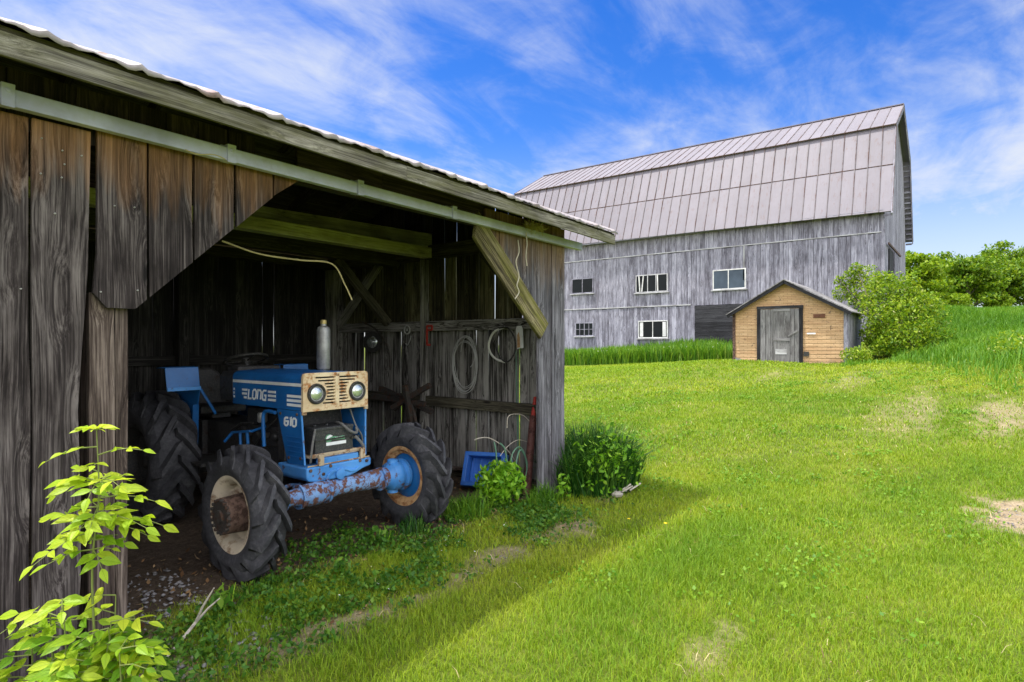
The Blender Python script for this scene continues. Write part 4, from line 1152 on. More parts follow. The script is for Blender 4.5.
# grille panel with real slots
def grille():
    m = MB(); yy = y0-.004; th = .03
    W, z0, z1 = .325, 1.158, 1.472
    # rows of horizontal slots either side of a centre post; solid cheeks carry the lamps
    rows = 9; zs0, zs1 = 1.198, 1.438; pitch = (zs1-zs0)/rows
    lampx, lampz, lampr = .205, 1.30, .082
    def box(x0, x1, za, zb, pr=0): m.b2(T(x0,yy-pr,za),T(x1,yy+th,zb))
    rr = .03
    # frame outline as strips
    m.prism([(-W+rr,z1),(-W+.008,z1-.008),(-W,z1-rr),(-W,zs1),(W,zs1),(W,z1-rr),(W-.008,z1-.008),(W-rr,z1)], T(0,yy,0), EX, EZ, EY, th, r=.5)
    box(-W, W, z0, zs0)
    for k in range(rows):
        za = zs0+pitch*k; zb = za+pitch; zm = (za+zb)/2
        dz = abs(zm-lampz)
        x_in = .020
        if zm > lampz+.085: xo = .21 if k == rows-1 else .185
        elif dz < lampr+.012: xo = max(.095, lampx-math.sqrt(max(0,(lampr+.028)**2-dz*dz)))
        else: xo = .145
        box(-W, -xo, za, zb); box(xo, W, za, zb); box(-x_in, x_in, za, zb, .004)
        box(-xo, -x_in, za, za+pitch*.50); box(x_in, xo, za, za+pitch*.50)
    g = tpart(m, 'grille_panel', M['grille'], bevel=.002)
    m = MB(); m.b2(T(-W+.02,yy+th+.012,z0+.02),T(W-.02,yy+th+.016,z1-.02)); m.build('grille_screen', M['black'], g)
    m = MB(); m.box(T(0,yy-.006,1.452),(.030,.006,.022)); m.build('badge', M['trayrust'], g)
    for sx in (-1, 1):
        m = MB(); O = T(sx*lampx,yy-.001,lampz)
        m.lathe([(0,.058),(.010,.060),(.020,.066),(.022,.076),(.016,.083),(0,.085),(-.01,.08),(-.01,.058)], O, -EY, 40, closed=True)
        hl_ = tpart(m, 'headlight', M['black'], smooth=True)
        m = MB(); m.lathe([(.004,.060),(.008,.055),(.015,.035),(.018,.0)], O, -EY, 32); m.build('lens', M['lens'], hl_, smooth=True)
        m = MB(); m.lathe([(.002,.0),(.002,.064),(.010,.062),(.011,.056),(.011,0)][1:4]+[(.006,.056)], O, -EY, 32, closed=True); m.build('lens_ring', M['wire'], hl_, smooth=True)
grille()

# exhaust stack
m = MB(); O = T(.28,-.40,1.44)
m.lathe([(0,.026),(.03,.026),(.032,.055),(.045,.062),(.40,.062),(.425,.054),(.44,.030),(.46,.026),(.475,.026),(.475,.020),(.44,.018),(.40,0)], O, EZ, 28)
mf = tpart(m, 'muffler', M['muffler'], smooth=True)
m = MB(); m.lathe([(.458,.021),(.458,.030),(.478,.031),(.496,.026),(.498,0)], O, EZ, 16); m.build('exhaust_cap', M['brass'], mf, smooth=True)

# engine and transmission under the hood
m = MB()
m.b2(T(-.17,-.55,.62),T(.17,.15,1.12)); m.b2(T(-.20,-.5,.80),T(-.17,.1,.98)); m.b2(T(-.20,.15,.50),T(.20,1.15,.95)); m.b2(T(-.25,.85,.5),T(.25,1.25,.95))
for k in range(4): m.lathe([(0,.03),(.03,.035),(.05,.02),(.05,0)], T(-.2,-.42+.14*k,.9), -EX, 10)
m.b2(T(-.15,-.62,.42),T(.15,.2,.62)); m.tube([T(-.62,1.02,.615),T(.62,1.02,.615)], .10, 14)
tpart(m, 'engine_block', M['engine'], bevel=.012)
m = MB(); O = T(-.265,-.28,1.02); m.lathe([(0,.0),(0,.035),(.01,.042),(.07,.042),(.085,.036),(.09,.0)], O, EZ, 18); tpart(m, 'fuel_filter', M['muffler'], smooth=True)
m = MB(); m.tube([T(-.25,-.1,1.0),T(-.25,.1,.98),T(-.24,.3,.9)], .012, 6); m.tube(arc([T(-.2,-.45,1.08),T(-.26,-.3,.95),T(-.24,-.1,.8),T(-.22,.1,.75)]), .009, 6); tpart(m, 'fuel_line', M['black'], smooth=True)
m = MB(); m.tube(arc([T(-.325,-.585,1.13),T(-.33,-.46,1.135),T(-.335,-.42,1.10),T(-.335,-.415,1.0),T(-.33,-.42,.83)]), .016, 10); tpart(m, 'grab_bar', M['blue'], smooth=True)
m = MB()
m.bar(T(-.33,.10,.905),T(-.33,-.22,.945),.05,.02); m.tube([T(-.34,.10,.90),T(-.38,.16,.82)],.014,8); m.tube([T(-.34,-.04,.93),T(-.33,-.05,.62)],.014,8); m.tube([T(-.34,-.16,.94),T(-.32,-.16,.62)],.014,8); m.tube([T(-.33,-.22,.94),T(-.27,-.34,.99)],.012,8)
tpart(m, 'pedal_bracket', M['blue'], bevel=.003)
for a in (-.55,.22): m = MB(); m.b2(T(a,.25,.60),T(a+.33,.75,.63)); tpart(m, 'foot_plate', M['engine'], bevel=.004)

# fenders
def fender(sx):
    m = MB(); xa, xb = sx*.44, sx*.735
    x0, x1 = min(xa,xb), max(xa,xb)
    # sheet: front drop, sloping top, flat crown, rear drop (side profile y,z) given a width
    prof = [(.49,1.285),(.53,1.495),(.60,1.50),(.72,1.49),(.72,1.482),(.604,1.49),(.538,1.484),(.498,1.283)]
    m.prism(prof, T(x0,0,0), EY, EZ, EX, x1-x0)
    f = tpart(m, 'fender', M['blue'], bevel=.004)
    m = MB(); m.bar(T(xa,.484,1.298),T(xb,.484,1.298),.014,.032); m.build('fender_lip', M['bluepale'], f)
    m = MB(); q = [(.50,1.29),(.60,1.49),(.72,1.48),(1.1,1.34),(1.45,.95),(1.3,.62),(.95,.70),(.66,.74),(.60,.95)]
    m.prism(q, T(sx*.437-.004,0,0), EY, EZ, EX, .008); m.build('inner_guard', M['blue'], f)
    m = MB(); m.bar(T(sx*.435,.485,1.285),T(sx*.435,.25,1.06),.035,.012,up=(0,1,1)) if sx > 5 else m.tube([T(sx*.436,.49,1.285),T(sx*.39,.41,1.15),T(sx*.37,.34,1.06)], .013, 8)
    m.build('fender_strut', M['blue'], f)
    m = MB(); m.bar(T(sx*.45,.56,1.14),T(sx*.44,.60,.74),.055,.012,up=(0,1,0)); m.build('guard_flange', M['blue'], f)
    return f
fender(-1); fender(1)

# steering wheel, column, seat
m = MB(); O = T(0,.48,1.555); A = Vector((0,.30,.95)).normalized()
m.lathe([(math.cos(t)*.013, .20+math.sin(t)*.013) for t in [2*math.pi*k/8 for k in range(8)]], O, A, 40, closed=True)
B = A.cross(EX).normalized()
for k in range(3):
    t = 2*math.pi*k/3+.5; dd = EX*math.cos(t)+B*math.sin(t); m.tube([O-A*.02, O+dd*.2], .008, 6)
m.lathe([(-.04,.035),(.01,.035),(.015,0)], O, A, 14)
sw = tpart(m, 'steering_wheel', M['black'], smooth=True)
m = MB(); m.tube([O, O-A*.45], .022, 10); m.build('steering_column', M['engine'], sw, smooth=True)
m = MB(); m.b2(T(-.22,.22,1.40),T(.22,.42,1.50)); tpart(m, 'dash_panel', M['engine'], bevel=.02)
m = MB(); m.b2(T(-.24,.90,1.0),T(.24,1.32,1.08)); m.prism([(-.23,0),(.23,0),(.20,.34),(.12,.40),(-.12,.40),(-.20,.34)], T(0,1.30,1.06), EX, Vector((0,.25,1)).normalized(), EY, .07); m.b2(T(-.1,.95,.9),T(.1,1.25,1.0))
tpart(m, 'seat', M['engine'], bevel=.02)

# ------------------------------------------------------------------ things hanging and leaning in the shed
WF = WX - .12      # face of the girts
WI = XR - .045     # face of the boards
def thing(m, name, mat, label, cat, group=None, **k): return tag(m.build(name, mat, None, **k), label, cat, group)
# coil of wire
m = MB(); c0 = onX(466,360,WF-.02)
for k in range(6):
    ry, rz_ = .19+.035*R.random(), .31+.06*R.random(); dy, dz = (R.random()-.5)*.05, (R.random()-.5)*.06-.02*k
    pts = []
    for i in range(41):
        t = 2*math.pi*i/40+.3; pts.append((c0.x-.006*k-.004*math.sin(3*t), c0.y+dy+ry*math.cos(t)*(1+.06*math.sin(2*t+k)), c0.z+dz+rz_*math.sin(t)))
    m.tube(pts, .0055, 5)
pts = [(c0.x-.02,c0.y+.12*math.cos(t)-.05,c0.z+.1+.2*math.sin(t)) for t in [i*.15 for i in range(30)]]
m.tube(pts, .005, 5)
thing(m, 'wire_coil', M['wire'], 'loose coil of grey wire hanging on the upper girt of the shed wall', 'wire coil', smooth=True)
m = MB(); P = [(505,327),(494,332),(489,343),(490,352),(496,359),(505,362)]
m.tube(arc([onX(u,v,WF-.03) for u,v in P]), .014, 8)
thing(m, 'bent_hose', M['hosewhite'], 'pale bent length of hose curving over the wall girt between wire coil and tag', 'hose', smooth=True)
m = MB(); P = [(499,328),(508,328),(515,340),(514,354),(507,362),(500,357),(496,345),(500,330)]
m.tube(arc([onX(u,v,WF-.05) for u,v in P]), .010, 8)
thing(m, 'dark_hose_loop', M['black'], 'small black hose loop hanging behind the pale bent hose', 'hose', smooth=True)
m = MB(); p = onX(519.5,337,WF-.03); m.prism([(-.055,-.13),(.035,-.14),(.055,.10),(.04,.13),(-.02,.135),(-.045,.10)], (p.x,p.y,p.z), EY, EZ, EX, .012, along='u')
t_ = thing(m, 'hanging_tag', M['cream'], 'pale rusty plate hanging from a nail on the girt beside the mossy brace', 'plate', bevel=.002)
m = MB(); m.prism([(-.01,-.12),(.03,-.13),(.035,.02),(.01,.06),(-.005,.0)], (p.x-.0035,p.y,p.z), EY, EZ, EX, .003); m.build('rust_stain', M['rimrust'], t_)
m = MB(); p = onX(427,330,WF-.03)
m.b2((p.x-.01,p.y-.012,p.z-.20),(p.x+.01,p.y+.012,p.z+.06)); m.box((p.x,p.y-.05,p.z+.055),(.018,.10,.025)); m.box((p.x,p.y-.05,p.z+.0),(.018,.08,.022)); m.box((p.x,p.y-.095,p.z+.028),(.018,.025,.055)); m.box((p.x,p.y-.03,p.z-.20),(.018,.06,.03))
thing(m, 'red_bracket', M['redpaint'], 'rusty red iron bracket hanging on the girt', 'bracket', bevel=.004)
m = MB(); p = onX(407,330,WF-.02); m.lathe([(math.cos(t)*.012,.055+math.sin(t)*.012) for t in [k*math.pi/4 for k in range(8)]], (p.x,p.y,p.z), EX, 24, closed=True); m.lathe([(0,.02),(-.02,.02),(-.02,0)], (p.x,p.y,p.z), EX, 12)
thing(m, 'iron_ring', M['wire'], 'grey iron ring on the girt left of the red bracket', 'ring', smooth=True)
m = MB(); p = onX(411,340,WI-.03); m.tube(arc([(p.x,p.y,p.z+.06),(p.x-.02,p.y,p.z),(p.x-.02,p.y+.05,p.z-.07),(p.x-.01,p.y+.10,p.z-.05)]), .008, 6)
thing(m, 'wall_hook', M['wire'], 'bent steel hook on the shed boards under the iron ring', 'hook', smooth=True)
# old round lamp and a curved strap
m = MB(); p = onX(372,342,WF-.12); m.lathe([(0,.03),(.0,.15),(.03,.155),(.05,.12),(.10,.05),(.11,0)], (p.x,p.y,p.z), Vector((1,.3,0)), 24)
lp = thing(m, 'old_lamp', M['engine'], 'old round dark lamp on the side wall behind the muffler', 'lamp', smooth=True)
m = MB(); m.lathe([(.01,.10),(-.012,.07),(-.02,0)], (p.x,p.y,p.z), Vector((1,.3,0)), 20); m.build('lens', M['lens'], lp, smooth=True)
m = MB(); m.tube(arc([onX(u,v,WF-.10) for u,v in ((362,322),(374,328),(384,340),(389,354),(390,370))]), .012, 6)
thing(m, 'curved_strap', M['hubdark'], 'dark curved metal strap on the wall above the right fender', 'strap', smooth=True)
m = MB()
for k, (a, b) in enumerate((((380,388),(432,412)), ((372,396),(425,404)), ((392,408),(430,385)), ((405,385),(412,430)))):
    m.bar(onX(*a,WF-.25-.06*k), onX(*b,WF-.15-.05*k), .06, .07)
m.tube(arc([onX(u,v,WF-.3) for u,v in ((395,410),(405,400),(413,410),(416,430),(412,450))]), .025, 8)
thing(m, 'old_implement', M['hubdark'], 'heap of dark rusty farm implement bars against the shed wall behind the front tyre', 'implement', bevel=.006)
# leaning pole with painted end
m = MB(); a = Vector((5.55,4.08,.0)); b = onY(535,397,4.2); b0 = a.lerp(b, .80)
m.tube([a, a.lerp(b,.4), b0], .043, 14, rads=[.05,.046,.042])
po = thing(m, 'leaning_pipe', M['redbrown'], 'thick red-brown rusty pipe leaning inside the corner post', 'pipe', smooth=True)
m = MB(); m.tube([b0, b], .03, 10, rads=[.030,.018]); m.build('red_tip', M['redpaint'], po, smooth=True)
m = MB(); m.tube([b0+Vector((.03,-.03,-.1)), b+Vector((.02,-.03,-.09))], .016, 8); m.build('yellow_band', M['yellow'], po, smooth=True)
# blue crate leaning on the wall
cr = empty('blue_crate', (5.35, 4.62, .02)); tag(cr, 'blue plastic crate tipped against the shed wall behind bright weeds', 'crate')
U = Vector((.35,-.9,0)).normalized(); V = Vector((.35,.12,.92)).normalized(); N = -U.cross(V).normalized()
m = MB(); O = Vector((5.50,4.62,.21)); w2, h2, dp = .25, .20, .15
def cb(u0, u1, v0, v1, n0, n1): m.box(O+U*(u0+u1)/2+V*(v0+v1)/2+N*(n0+n1)/2, (u1-u0,v1-v0,n1-n0), (U,V,N))
cb(-w2,w2,h2-.05,h2,-dp,0); cb(-w2,w2,-h2,-h2+.05,-dp,0); cb(-w2,-w2+.05,-h2,h2,-dp,-.001); cb(w2-.05,w2,-h2,h2,-dp,-.001)
m.build('rim', M['crate'], cr, bevel=.008)
m = MB(); cb(-w2+.02,w2-.02,-h2+.02,h2-.02,.0,.012) 
for k in range(6): cb(-w2+.06+.095*k,-w2+.08+.095*k,-h2+.05,h2-.05,-.02,-.001)
m.build('base', M['crate'], cr, bevel=.004)
m = MB(); m.bar((5.78,5.6,.10),(5.70,4.35,.18),.10,.03); thing(m, 'fallen_board', M['post'], 'short grey board lying along the foot of the shed wall', 'board')
# nest of straw on the track, with strings hanging from it
m = MB(); p = onY(531,233,ty+.03)
for i in range(150):
    a = R.random()*6.28; rr = .15*math.sqrt(R.random()); q = Vector((p.x+math.cos(a)*rr*1.1, ty-.005+.07*(R.random()-.5), 2.925+.06*R.random()*(1-rr/.2)))
    d = Vector((R.uniform(-1,1),R.uniform(-.4,.3),R.uniform(-.5,.4))).normalized()*R.uniform(.04,.10); m.tube([q-d, q+d*.3+Vector((0,0,.01)), q+d], .0022, 4, caps=False)
thing(m, 'bird_nest', M['straw'], 'untidy straw bird nest on the door track under the eave', 'nest')
m = MB(); m.tube(arc([onY(u,v,ty-.045) for u,v in ((518,240),(519,252),(516,262),(519,276),(517,285),(519,292),(515,299))]), .006, 6)
thing(m, 'rope', M['rope'], 'longer frayed rope hanging down over the mossy brace', 'rope', smooth=True)
m = MB(); m.tube(arc([onY(u,v,ty-.045) for u,v in ((526,232),(527,244),(526,256),(527,266))]), .006, 6)
thing(m, 'rope', M['rope'], 'shorter straight rope hanging from the nest over the track', 'rope', smooth=True)
# bleached vine stems and an old green hose
m = MB(); m.tube(arc([onY(u,v,4.3) for u,v in ((474,440),(480,438),(489,438),(500,444),(509,452),(516,462))]), .006, 5); m.tube(arc([onY(u,v,4.2) for u,v in ((507,428),(508,417),(515,414),(524,416),(531,424),(533,432))]), .006, 5)
m.tube(arc([onY(u,v,4.2) for u,v in ((500,456),(508,446),(518,440),(528,442))]), .005, 5)
thing(m, 'dead_vine', M['twig'], 'bleached dead vine arching beside the leaning pipe', 'vine', smooth=True)
m = MB()
for P in (((497,470),(496,452),(494,442)), ((508,470),(505,450),(500,443)), ((510,475),(512,455),(519,447),(525,455),(527,470)), ((516,472),(517,458),(521,450),(527,462),(526,476))): m.tube(arc([onY(u,v,4.1) for u,v in P]), .009, 6)
thing(m, 'green_hose', M['hosegreen'], 'dull green hose in loops against the shed wall', 'hose', smooth=True)
m = MB(); m.tube([onX(516,350,WI-.05), onX(517,410,WI-.05), onX(518,455,WI-.04)], .008, 6); thing(m, 'green_string', M['hosegreen'], 'thin green string hanging straight down the shed wall', 'string')
# wire hanging from the joist
m = MB(); m.tube(arc([onY(u,v,4.6) for u,v in ((222,241),(260,254),(300,260),(332,264),(345,285),(352,300))]), .007, 5)
thing(m, 'slack_cable', M['straw'], 'slack pale cable drooping under the joists above the tractor', 'cable', smooth=True)
# dead branch on the ground, lower left
m = MB(); a = onZ(180,642,.04); b = onZ(196,622,.10); c = onZ(203,606,.22); d = onZ(214,588,.33); e = onZ(220,598,.22)
m.tube([a,b,c,d], .008, 6, rads=[.010,.009,.007,.004]); m.tube([b,b.lerp(e,.5)+Vector((0,0,.01)),e], .006, 6, rads=[.008,.006,.003])
m.tube([a, a+Vector((-.12,-.1,-.02))], .009, 6)
thing(m, 'dead_branch', M['twig'], 'forked bleached dead branch on the ground beside the sapling', 'branch', smooth=True)
# ------------------------------------------------------------------ vegetation
def blades(x, y, z, h, w, lean, rnd, curl=.5):
    """numpy grass blades: tapered, bent, 5 points each"""
    n = len(x); a = NR.random(n)*2*np.pi; b = a + NR.normal(0, .5, n)
    dx, dy = np.cos(a), np.sin(a); lx, ly = np.cos(b+1.57)*lean*h, np.sin(b+1.57)*lean*h
    V = np.zeros((n, 5, 3)); 
    hw = w/2
    V[:,0] = np.stack([x-dx*hw, y-dy*hw, z-.005], 1); V[:,1] = np.stack([x+dx*hw, y+dy*hw, z-.005], 1)
    mx, my, mz = x+lx*.35, y+ly*.35, z+h*.58
    V[:,2] = np.stack([mx+dx*hw*.8, my+dy*hw*.8, mz], 1); V[:,3] = np.stack([mx-dx*hw*.8, my-dy*hw*.8, mz], 1)
    V[:,4] = np.stack([x+lx, y+ly, z+h*(1-.45*np.clip(lean, 0, 1.4)*curl)], 1)
    i = (np.arange(n)*5)[:,None]
    return V.reshape(-1,3), [i+np.array([[0,1,2,3]]), i+np.array([[3,2,4]])], np.repeat(rnd, 5)
def leaves(C, size, rnd, up=.3, ratio=.5, normal=None, droop=0):
    """folded leaf cards: 4 points (base, sides, tip) as two triangles"""
    n = len(C)
    d = NR.normal(0,1,(n,3)); d[:,2] -= droop; d /= np.linalg.norm(d,axis=1)[:,None]
    N = NR.normal(0,1,(n,3)); N[:,2] += up*3
    if normal is not None: N += normal
    s = np.cross(d, N); s /= np.linalg.norm(s,axis=1)[:,None]+1e-9; N = np.cross(s, d)
    L = size[:,None]
    V = np.stack([C-d*L*.5, C+s*L*ratio*.5-N*L*.08, C+d*L*.5, C-s*L*ratio*.5-N*L*.08], 1)
    i = (np.arange(n)*4)[:,None]
    return V.reshape(-1,3), [i+np.array([[0,1,2]]), i+np.array([[0,2,3]])], np.repeat(rnd, 4)
def join(parts):
    Vs, Fs, Rs, off = [], [], [], 0
    for V, Fq, r in parts:
        Vs.append(V); Fs += [f+off for f in Fq]; Rs.append(r); off += len(V)
    by = {}
    for f in Fs: by.setdefault(f.shape[1], []).append(f)
    return np.concatenate(Vs), [np.concatenate(v) for v in by.values()], np.concatenate(Rs)

def in_view(x, y, mar=.10):
    D = x*FW.x+y*FW.y; r = x*RT.x+y*RT.y
    return (D > .6) & (np.abs(r) < D*(.842+mar)+.5)
HUTBOX = (HX-.05, HX+HD, hr-.1, hl+.1)
def lawn():
    parts = []
    def zone(d0, d1, dens, h, w, side=False):
        # points in a ring sector in front of the camera
        A = (d1*d1-d0*d0)*(1.5 if side else .95)
        n = int(A*dens)
        D = np.sqrt(NR.random(n)*(d1*d1-d0*d0)+d0*d0); r = (NR.random(n)*2-1)*((D*1.5+1.5) if side else (D*.95+.4))
        x = FW.x*D+RT.x*r; y = FW.y*D+RT.y*r
        k = (~in_view(x, y) if side else in_view(x, y)) & ~((y > 3.9) & (x < 6.0) & (y < 8.4) & (NR.random(n) < .5)) & (x < 31.5)
        k &= ~((x > HUTBOX[0]) & (x < HUTBOX[1]) & (y > HUTBOX[2]) & (y < HUTBOX[3]))
        k &= ~((y > 4.6) & (x < 5.5)) & ~((y > 8.5) & (x < 8))
        x, y = x[k], y[k]
        b = bare(x, y); keep = NR.random(len(x)) > np.clip(b*1.25, 0, .985)
        # thinner turf in patches
        th = fbm(x, y, .9, 61); keep &= NR.random(len(x)) < .45+.9*th
        x, y, b = x[keep], y[keep], b[keep]; n = len(x)
        lush = fbm(x, y, .55, 71); 
        hh = h*(.55+.9*NR.random(n))*(.55+.95*lush)*(1-.45*b)
        # richer longer strip just outside the roof's shade and against the shed's end
        strip = np.exp(-((y-1.80)/.42)**2)*sstep(2.0,3.2,x)*sstep(7.5,5,x)
        hh *= 1+.6*strip
        shade = sstep(2.2,2.9,y)*sstep(6.5,5.5,x)
        band2 = np.exp(-((y-2.36-.02*(x-3))/.15)**2)*sstep(1.5,2.5,x)*sstep(7,5.5,x)
        rn = np.clip(.50+.24*band2+.25*NR.normal(0,1,n) + (.5-lush)*.7 - .40*strip + .35*b + .5*(fbm(x,y,.3,91)-.5) + .20*shade*(fbm(x,y,1.5,92)>.42), .0, 1)
        parts.append(blades(x, y, gz(x,y), hh, w*(.7+.6*NR.random(n)), .3+.75*NR.random(n), rn))
    zone(2.4, 5, 8500, .046, .0036)
    zone(5, 8.5, 3800, .048, .0055)
    zone(8.5, 15, 1150, .050, .011)
    zone(15, 33, 260, .060, .026)
    zone(.8, 5, 2600, .046, .006, True); zone(5, 12, 800, .048, .011, True); zone(12, 30, 130, .055, .03, True)
    V, Fq, r = join(parts)
    o = npmesh('lawn_grass', V, Fq, r, M['lawn']); tag(o, 'short mown grass covering the farmyard', 'grass', kind='stuff')
lawn()

def tall():
    # uncut strip along the foot of the barn
    n = 26000; x = NR.uniform(29.2, 32.6, n); y = NR.uniform(7.0, 26, n)
    x = x + .5*(fbm(x,y,.5,4)-.5); h = (.55+.55*fbm(x,y,.6,5))*(.6+.6*NR.random(n)); 
    P1 = blades(x, y, gz(x,y), h*1.08, .035+.03*NR.random(n), .1+.5*NR.random(n), NR.random(n))
    V, Fq, r = join([P1]); o = npmesh('tall_grass', V, Fq, r, M['tallgrass']); tag(o, 'tall uncut grass along the foot of the barn', 'grass', kind='stuff')
    # meadow bank to the right
    n = 95000; x = 14 + 24*np.sqrt(NR.random(n)); y = 3.4-22*NR.random(n)**1.25
    lim = 14.6 + 1.2*np.sin(y*1.1) + 1.5*(fbm(x,y,.5,44)-.5) + sstep(-1.0, 3.0, y)*6.5
    k = in_view(x, y, .45) & (x > lim) & ~((x > HUTBOX[0]-.6) & (y > 2.2) & (x < 27)) & ~((x > 32.6) & (y > 3.2)); x, y = x[k], y[k]; n = len(x)
    edge = sstep(0, 4, x - lim[k])
    h = (.16+.30*edge)*(.5+.5*fbm(x,y,.7,6)+.45*NR.random(n))
    P2 = blades(x, y, gz(x,y), h, (.007+.0009*x)*(.7+.6*NR.random(n)), .15+.6*NR.random(n), np.clip(NR.random(n)*.7+.6*(fbm(x,y,.35,7)-.25),0,1))
    V, Fq, r = join([P2]); o = npmesh('meadow_grass', V, Fq, r, M['tallgrass']); tag(o, 'tall meadow grass on the bank right of the shrub', 'grass', kind='stuff')
tall()

def ground_weeds():
    # low broad-leaved weeds on the shaded soil in front of the shed
    parts = []
    n = 3000; x = NR.uniform(1.2, 5.9, n); y = NR.uniform(2.85, 4.75, n)
    w = fbm(x, y, 1.6, 17)
    k = (w > .48) & (NR.random(n) < sstep(4.9, 4.0, y)*.9+.18) & ~((y < 3.15) & (x > 2.2) & (NR.random(n) < .8)) & ~((np.abs(y-4.3) < .3) & (np.abs(np.abs(x-TX)-.85) < .2)); x, y, w = x[k], y[k], w[k]
    C = []; S_ = []; rn = []
    for i in range(len(x)):
        m = NR.integers(5, 12); q = NR.normal(0, .032, (m,3)); q[:,2] = np.abs(q[:,2])*1.1+.012; C.append(q+[x[i],y[i],g1(x[i],y[i])]); S_.append(NR.uniform(.022,.05,m)); rn.append(NR.uniform(.1,.75,m)+.3*(w[i]-.5))
    C = np.concatenate(C); S_ = np.concatenate(S_); rn = np.clip(np.concatenate(rn),0,1)
    parts.append(leaves(C, S_, rn, up=.6, ratio=.62))
    V, Fq, r = join(parts); o = npmesh('ground_weeds', V, Fq, r, M['groundcover']); tag(o, 'low leafy weeds scattered on the soil around the tractor', 'weeds', kind='stuff')
ground_weeds()

def lawn_extras():
    # clover and broad-leaved patches in the mown grass
    C = []; Z = []; rn = []
    D = np.sqrt(NR.random(900)*(16**2-3**2)+9); r = (NR.random(900)*2-1)*D*.86
    X = FW.x*D+RT.x*r; Y = FW.y*D+RT.y*r
    k = (fbm(X, Y, .8, 55) > .50) & ~((Y > 3.6) & (X < 6.2)) & (bare(X, Y) < .3) & (X > 1.5); X, Y = X[k], Y[k]
    for i in range(len(X)):
        m = int(NR.integers(14, 34)); sp = NR.uniform(.05,.16); q = NR.normal(0, sp, (m,3)); q[:,2] = .03+.03*NR.random(m); x, y = X[i]+q[:,0], Y[i]+q[:,1]
        C.append(np.stack([x, y, gz(x,y)+q[:,2]],1)); Z.append(NR.uniform(.016,.034,m)*(1+.06*X[i])); rn.append(np.clip(NR.normal(.5,.2,m),0,1))
    V, Fq, r_ = leaves(np.concatenate(C), np.concatenate(Z), np.concatenate(rn), up=1.2, ratio=.75)
    o = npmesh('clover', V, Fq, r_, M['clover']); tag(o, 'low clover and plantain leaves among the mown grass', 'clover', kind='stuff')
    # dry clippings and thatch lying on the turf and round the bare spots
    n = 15000; D = np.sqrt(NR.random(n)*(14**2-2.5**2)+6.2); r = (NR.random(n)*2-1)*D*.86; X = FW.x*D+RT.x*r; Y = FW.y*D+RT.y*r
    b = bare(X, Y); k = (NR.random(n) < .16*(fbm(X,Y,.7,77) > .45)+1.1*np.clip(b,0,.8)) & ~((Y > 4.0) & (X < 6.1)) & (X > 1.2); X, Y, b = X[k], Y[k], b[k]; n = len(X)
    V, Fq, r_ = blades(X, Y, gz(X,Y)+.012+.03*NR.random(n)*(b < .3), .02+.045*NR.random(n), .003+.0006*X, 1.1+1.2*NR.random(n), NR.random(n), .55)
    o = npmesh('dry_thatch', V, Fq, r_, M['thatch']); tag(o, 'dry grass clippings and thatch around the worn patches', 'thatch', kind='stuff')
    # dead leaves and crumbs on the soil
    n = 900; X = NR.uniform(1.5, 5.9, n); Y = NR.uniform(3.0, 5.2, n); k = NR.random(n) < .25+.75*(bare(X,Y) > .4); X, Y = X[k], Y[k]
    V, Fq, r_ = leaves(np.stack([X, Y, gz(X,Y)+.022],1), NR.uniform(.02,.06,len(X)), NR.random(len(X)), up=1.6, ratio=.55)
    o = npmesh('dead_leaves', V, Fq, r_, M['deadleaf']); tag(o, 'brown dead leaves scattered on the soil in front of the tractor', 'leaves', kind='stuff')
lawn_extras()

# gravel by the left post
def gravel():
    m = 900; V = []; Fs = []; rn = []
    ico = np.array([(0,0,1),(.9,0,.3),(.28,.85,.3),(-.72,.53,.3),(-.72,-.53,.3),(.28,-.85,.3),(0,0,-.6)])
    fc = np.array([(0,1,2),(0,2,3),(0,3,4),(0,4,5),(0,5,1),(6,2,1),(6,3,2),(6,4,3),(6,5,4),(6,1,5)])
    for i in range(m):
        if i < 640: x, y = NR.uniform(.9,2.05), NR.uniform(3.1,4.9)
        elif i < 800: x, y = 7.7+NR.normal(0,.30), -.2+NR.normal(0,.14)
        else: x, y = NR.uniform(2.2,4.4), 3.04+NR.normal(0,.06)
        s = NR.uniform(.008,.024)*(1 if i < 640 else .55); q = ico*(1+.35*NR.normal(0,1,(7,1)))*s*[1,NR.uniform(.7,1.1),.7]; a = NR.random()*6.3
        Rm = np.array([[math.cos(a),-math.sin(a),0],[math.sin(a),math.cos(a),0],[0,0,1]]); V.append(q@Rm+[x,y,g1(x,y)+s*.35]); Fs.append(fc+7*i); rn += [NR.random()]*7
    o = npmesh('gravel', np.concatenate(V), [np.concatenate(Fs)], rn, M['gravel']); tag(o, 'grey gravel beside the post and in a bare patch', 'gravel', kind='stuff')
gravel()

# ---- foreground sapling with compound leaves
LEAF2D = [(0,0),(.18,.16),(.42,.235),(.70,.15),(1,0),(.70,-.15),(.42,-.235),(.18,-.16)]
def leaflet(m, base, d, N, L, rnd, droop=.25, wid=1.0):
    d = d.normalized(); s = d.cross(N).normalized(); N = s.cross(d)
    vs = []
    mid = []
    for a, b in LEAF2D:
        z = -droop*a*a*L*.6 - abs(b)*L*(-.28)
        vs.append(base + d*a*L + s*b*L*wid + N*z)
    for a in (.18,.42,.70): mid.append(base + d*a*L + N*(-droop*a*a*L*.6))
    vs += mid
    gg = [(a,b,0) for a,b in LEAF2D]+[(.18,0,0),(.42,0,0),(.70,0,0)]
    # 0 base, 1,2,3 left, 4 tip, 5,6,7 right, 8,9,10 midrib
    fs = [(0,8,1),(8,9,2,1),(9,10,3,2),(10,4,3),(0,7,8),(7,6,9,8),(6,5,10,9),(5,4,10)]
    m.add(vs, fs, gg, rnd)
